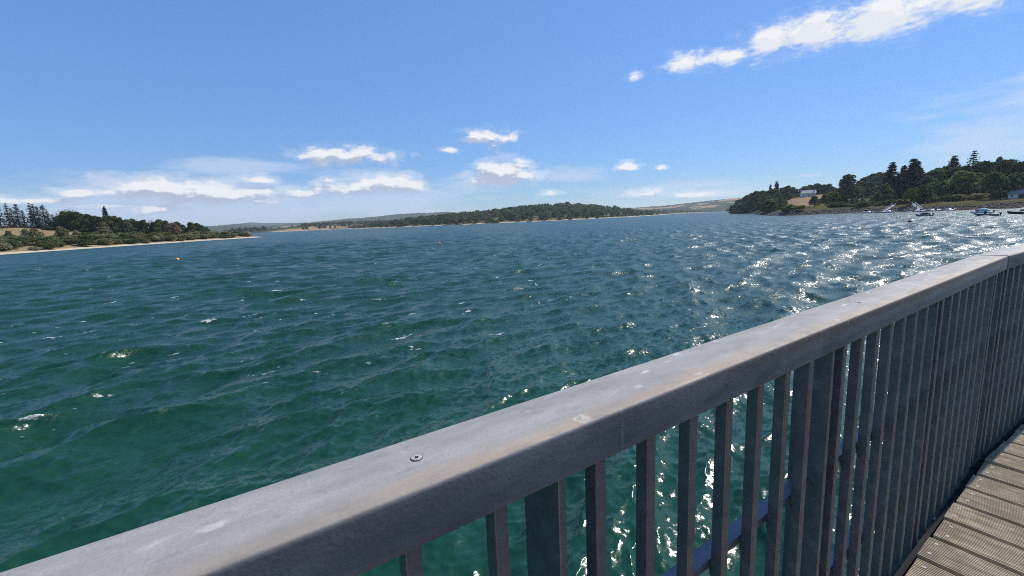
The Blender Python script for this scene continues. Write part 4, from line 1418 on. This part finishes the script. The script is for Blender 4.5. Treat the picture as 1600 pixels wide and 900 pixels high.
# sailing dinghy with a bare mast at the left dock
def sailing_dinghy(label, x, y, rz, tilt, hm):
    sd = boat(label, x, y, rz, 4.2, 1.6, .55, m_gel_white, [], 'sailing dinghies at the docks', 'sailing_dinghy', 'sailboat', tilt)
    bm = bmesh.new()
    add_tube(bm, [(.5, 0, .5), (.45, 0, hm * .6), (.3, 0, hm)], [.10, .09, .06], 6)
    obj('mast', bm_mesh('mast', bm, m_alu), sd)
    bm = bmesh.new()
    add_tube(bm, [(.45, 0, 1.3), (-1.8, 0, 1.2)], [.07, .06], 5)
    obj('boom', bm_mesh('boom', bm, m_alu), sd)
    for e in ((2.0, 0, .65), (-.2, .72, .55), (-.2, -.72, .55)):
        bm = bmesh.new()
        add_tube(bm, [e, (.31, 0, hm - .3)], [.03, .03], 3)
        obj('stay', bm_mesh('stay', bm, m_alu), sd)


sailing_dinghy('small sailing dinghy with a bare leaning mast at the left dock', 229.0, 262.3, R(100), 4, 6.6)
sailing_dinghy('small sailing dinghy with a short mast between the white boats of the right dock', 240.9, 239.6, R(-17), 2, 5.6)
sailing_dinghy('small sailing dinghy with an upright mast at the left end of the right dock', 227.6, 247.0, R(-14), -2, 6.2)


def buoy(label, x, y, r, m, m2=None, rz=0.3):
    t = thing('buoy', label, 'buoy', (x, y, 0), rz, 'mooring buoys on the lake')
    t.rotation_euler = (R(10), R(-8), rz)
    bm = bmesh.new()
    add_lathe(bm, [(0, -r * .6)] + [(r * math.cos(a), r * .35 + r * math.sin(a)) for a in np.linspace(-1.1, 1.35, 11)] + [(r * .18, r * 1.36), (0, r * 1.36)], 18)
    obj('float', bm_mesh('float', bm, m, True), t)
    bm = bmesh.new()
    add_lathe(bm, [(r * 1.0, r * .25), (r * 1.03, r * .35), (r * 1.0, r * .45)], 18)
    obj('band', bm_mesh('band', bm, m2 or m, True), t)
    bm = bmesh.new()
    add_tube(bm, [(r * .12 * math.cos(a), 0, r * 1.36 + r * .16 + r * .16 * math.sin(a)) for a in np.linspace(0, 6.28, 9)], [r * .035] * 9, 4, False)
    obj('lifting_eye', bm_mesh('lifting_eye', bm, m_alu), t)
    return t


buoy('orange buoy floating off the bushy left bank', -72, 94, .42, m_orange, m_yellow)
buoy('orange buoy floating in the middle of the lake', -19, 117, .34, m_orange, m_yellow)
buoy('dull red buoy floating before the docks', 113, 123, .42, m_rust)
buoy('small yellow buoy floating before the middle shore', 45, 150, .32, m_yellow, m_orange)

# ------------------------------------------------------------------ boardwalk and railing (the near things)
M_top = metal_rail_mat('galvanised_handrail', True)
M_bar = metal_rail_mat('galvanised_bars', False)
m_screw_ = simple_mat('screw_head', (.31, .297, .275), .6, var=.3, nscale=300)
m_beam = simple_mat('dark_steel_and_shade', (.018, .018, .02), .9, var=.3, spec=.1)  # near-black: shade of the gap and screw rims put into the colour

TH = R(90 - RAIL_AZ)


def frame1(s, n):      # rail frame -> world
    return Vector((s * math.cos(TH) - n * math.sin(TH), s * math.sin(TH) + n * math.cos(TH), 0))


J = frame1(BEND_S, 0)
TH2 = TH - R(BEND)


def rounded_rect(y0, y1, z0, z1, r, seg=4):
    pts = []
    for cx, cy, a0 in ((y1 - r, z1 - r, 0), (y0 + r, z1 - r, 90), (y0 + r, z0 + r, 180), (y1 - r, z0 + r, 270)):
        for k in range(seg + 1):
            a = R(a0 + 90 * k / seg)
            pts.append((cx + r * math.cos(a), cy + r * math.sin(a)))
    return pts


def profile_bar(pts, x0, x1, n=1):
    bm = bmesh.new()
    rings = []
    for i in range(n + 1):
        x = x0 + (x1 - x0) * i / n
        rings.append([bm.verts.new((x, y, z)) for y, z in pts])
    m = len(pts)
    for a, b in zip(rings[:-1], rings[1:]):
        for k in range(m): bm.faces.new((a[k], a[(k + 1) % m], b[(k + 1) % m], b[k]))
    bm.faces.new(rings[0])
    bm.faces.new(rings[-1])
    return bm


BAR_N, BAR_W = 0.4056, 0.0195
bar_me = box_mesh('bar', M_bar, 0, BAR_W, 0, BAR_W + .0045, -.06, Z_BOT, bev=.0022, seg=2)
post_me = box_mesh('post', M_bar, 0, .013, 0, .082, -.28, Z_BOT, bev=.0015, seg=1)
spacer_me = box_mesh('spacer', M_bar, .002, BAR_W - .002, .0242, .0270, -.030, -.004)


def screw_mesh(r):
    """flat countersunk head with rim shadow and cross recess painted as dark faces"""
    bm = bmesh.new()
    add_lathe(bm, [(r, .0), (r * .90, .0002)], 20)
    add_lathe(bm, [(r * .90, .0002), (r * .88, .0005), (0, .0006)], 20)
    nf = len(bm.faces)
    for a in (.4, .4 + math.pi / 2):
        c_, s_ = math.cos(a), math.sin(a)
        q4 = [bm.verts.new((x * c_ - y * s_, x * s_ + y * c_, .0009 + .0001 * a)) for x, y in ((-r * .36, -r * .10), (r * .36, -r * .10), (r * .36, r * .10), (-r * .36, r * .10))]
        bm.faces.new(q4)
    bm.faces.ensure_lookup_table()
    for k, f in enumerate(bm.faces):
        f.material_index = 1 if (k < 20 or k >= nf) else 0
    me = bpy.data.meshes.new('screw')
    bm.to_mesh(me)
    bm.free()
    me.materials.append(m_screw_)
    me.materials.append(m_beam)
    return me


def railing(label, x0, x1, origin, th, post_s, bar_s, screws):
    t = thing('railing', label, 'railing', (origin.x, origin.y, DECK_Z), th, 'galvanised railing sections')
    prof = rounded_rect(N_IN, N_OUT, Z_BOT, Z_TOP, .006, 4)
    me = bm_mesh('handrail', profile_bar(prof, x0, x1, 24), M_top)
    for p in me.polygons: p.use_smooth = True
    hr = obj('handrail', me, t)
    md = hr.modifiers.new('split', 'EDGE_SPLIT')
    md.split_angle = R(35)
    for (s, n) in screws: obj('screw', screw_me, hr, (s, n, Z_TOP + .0006))
    for s in post_s: obj('post', post_me, t, (s - .013, BAR_N - .001, 0))
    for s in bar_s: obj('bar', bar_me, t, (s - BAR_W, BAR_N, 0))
    cuts = sorted([x0] + [q_ for s in post_s for q_ in (s - .0145, s + .0015)] + [x1])
    for (nm, zt) in (('middle_rail', 4.819 - DECK_Z), ('lower_rail', 4.472 - DECK_Z)):
        for a, b in zip(cuts[::2], cuts[1::2]):
            if b - a > .03:
                obj(nm, box_mesh(nm, M_bar, a, b, .4326, .4660, zt - .017, zt, bev=.0015), t)
        for s in bar_s: obj('spacer', spacer_me, t, (s - BAR_W, BAR_N, zt))
    return t


screw_me = screw_mesh(.0070)
P0 = .339
posts1 = [P0 + .8375 * k for k in range(-4, 3)] + [2.872]
bars1 = []
for k in range(-4, 4):
    for j in range(7):
        s = .414 + .8375 * k + .1093 * j + (.0155 if k < 0 else 0)
        if k == 3 and s > 2.94: continue
        bars1.append(s)
bars1 = [s for s in bars1 if s > -3 and s < 2.84] + [2.935]
railing('long galvanised railing section running past the camera to the joint', -3.0, BEND_S - .002, Vector((0, 0, 0)), TH, [p for p in posts1 if p > -2.95], bars1,
        [(.153 + 1.257 * k, .4415) for k in range(-2, 3)])
posts2 = [.055 + .8375 * k for k in range(0, 12)]
bars2 = [.13 + .8375 * k + .1093 * j for k in range(0, 12) for j in range(7)]
railing('far galvanised railing section beyond the joint at the right edge',   .002, 10.0, J, TH2, posts2, [s for s in bars2 if s < 9.95], [(.30 + 1.257 * k, .4415) for k in range(0, 8)])


def wood_mat():
    m, g, out = new_mat('weathered_decking')
    b = g.n('ShaderNodeBsdfPrincipled')
    tc = g.n('ShaderNodeTexCoord')
    oi = g.n('ShaderNodeObjectInfo')
    P = g.vmath('ADD', tc.outputs['Object'], g.scalevec(oi.outputs['Location'], (3.1, 1.7, 0)))
    grain = g.noise(g.scalevec(P, (60, 5, 20)), 1.0, 6, .65)
    blot = g.noise(P, 9.0, 5, .6)
    sp = g.noise(P, 70.0, 3, .6)
    c = g.ramp(grain.outputs['Fac'], [(.28, (.20, .160, .100)), (.5, (.40, .335, .225)), (.72, (.62, .54, .385))])
    c = g.mix(g.smooth(blot.outputs['Fac'], .42, .62, 0, .60), c, C4((.24, .190, .120)))
    c = g.mix(g.smooth(sp.outputs['Fac'], .60, .75, 0, .45), c, C4((.68, .65, .52)))
    c = g.mix(g.math('MULTIPLY', oi.outputs['Random'], .30), c, C4((.24, .22, .17)))
    g.l(c, b.inputs['Base Color'])
    b.inputs['Roughness'].default_value = .85
    b.inputs['Specular IOR Level'].default_value = .25
    bp = g.n('ShaderNodeBump')
    bp.inputs['Strength'].default_value = .5
    bp.inputs['Distance'].default_value = .001
    g.l(grain.outputs['Fac'], bp.inputs['Height'])
    g.l(bp.outputs[0], b.inputs['Normal'])
    g.l(b.outputs[0], out.inputs[0])
    return m


M_wood = wood_mat()
PITCH = .1698
PW = .1475
N_END = .380
PL = 2.05


def plank_mesh():
    """ribbed decking board, grooves running along its length (local y), top at z = 0"""
    nr = 16
    st = PW / nr
    pts = [(0, -.027), (0, -.0055)]
    for i in range(nr):
        x = i * st
        pts += [(x + st * .14, 0.0), (x + st * .52, 0.0), (x + st * .62, -.0055), (x + st * .98, -.0055)]
    pts[-1] = (PW, -.0055)
    pts += [(PW, -.027)]
    bm = bmesh.new()
    a = [bm.verts.new((x, N_END - PL, z)) for x, z in pts]
    b = [bm.verts.new((x, N_END, z)) for x, z in pts]
    for k in range(len(pts) - 1): bm.faces.new((a[k], a[k + 1], b[k + 1], b[k]))
    bm.faces.new((a[-1], a[0], b[0], b[-1]))
    bm.faces.new(a)
    bm.faces.new(b)
    return bm_mesh('plank', bm, M_wood)


plank_me = plank_mesh()
dscrew_me = screw_mesh(.0062)
deck = tag(obj('boardwalk', None, None, (0, 0, DECK_Z), (0, 0, TH)), kind='structure')
deck2 = tag(obj('boardwalk', None, None, (J.x, J.y, DECK_Z), (0, 0, TH2)), kind='structure')


def planks(root, s_list):
    for s in s_list:
        p = obj('plank', plank_me, root, (s, random.uniform(-.004, .004), random.uniform(-.0012, .0012)), (0, 0, random.uniform(-.0012, .0012)))
        for dx in (.034, .113):
            obj('screw', dscrew_me, p, (dx + random.uniform(-.004, .004), .350 + random.uniform(-.006, .006), .0004))
            obj('screw', dscrew_me, p, (dx + random.uniform(-.004, .004), N_END - PL / 2 + random.uniform(-.006, .006), .0004))
    # joists under the boards and the steel edge beam, blackened in place of the gap's shade
    a, b = min(s_list), max(s_list) + PITCH
    for n0 in (.30, N_END - PL / 2 - .04, N_END - PL + .06):
        obj('joist', box_mesh('joist', m_beam, a, b, n0, n0 + .08, -.20, -.0285), root)
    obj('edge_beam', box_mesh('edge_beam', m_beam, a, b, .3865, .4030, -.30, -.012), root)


planks(deck, [2.155 + .014 * .5 + PITCH * k for k in range(-30, 5)])
planks(deck2, [.045 + PITCH * k for k in range(0, 59)])

# piles carrying the boardwalk
for s in (-2.5, 1.0, 7.5):
    for n0 in (.25, -1.45):
        p = frame1(s, n0)
        bm = bmesh.new()
        add_tube(bm, [(0, 0, -3), (0, 0, DECK_Z - .21)], [.13, .13], 14)
        tag(obj('pier_pile', bm_mesh('pier_pile', bm, m_beam, True), None, (p.x, p.y, 0)), 'round steel pile carrying the boardwalk above the water', 'pile', 'piles under the boardwalk')

# ------------------------------------------------------------------ haze over the lake
HAZE = 0.000065
m, g, out = new_mat('lake_haze')
pv = g.n('ShaderNodeVolumePrincipled')
pv.inputs['Color'].default_value = (.78, .88, 1.0, 1)
pv.inputs['Density'].default_value = HAZE
pv.inputs['Anisotropy'].default_value = 0.2
g.l(pv.outputs[0], out.inputs['Volume'])
if HAZE > 0:
    tag(obj('haze', box_mesh('haze', m, -9200, 9200, -9200, 9200, -5.0, 190.0)), kind='stuff')
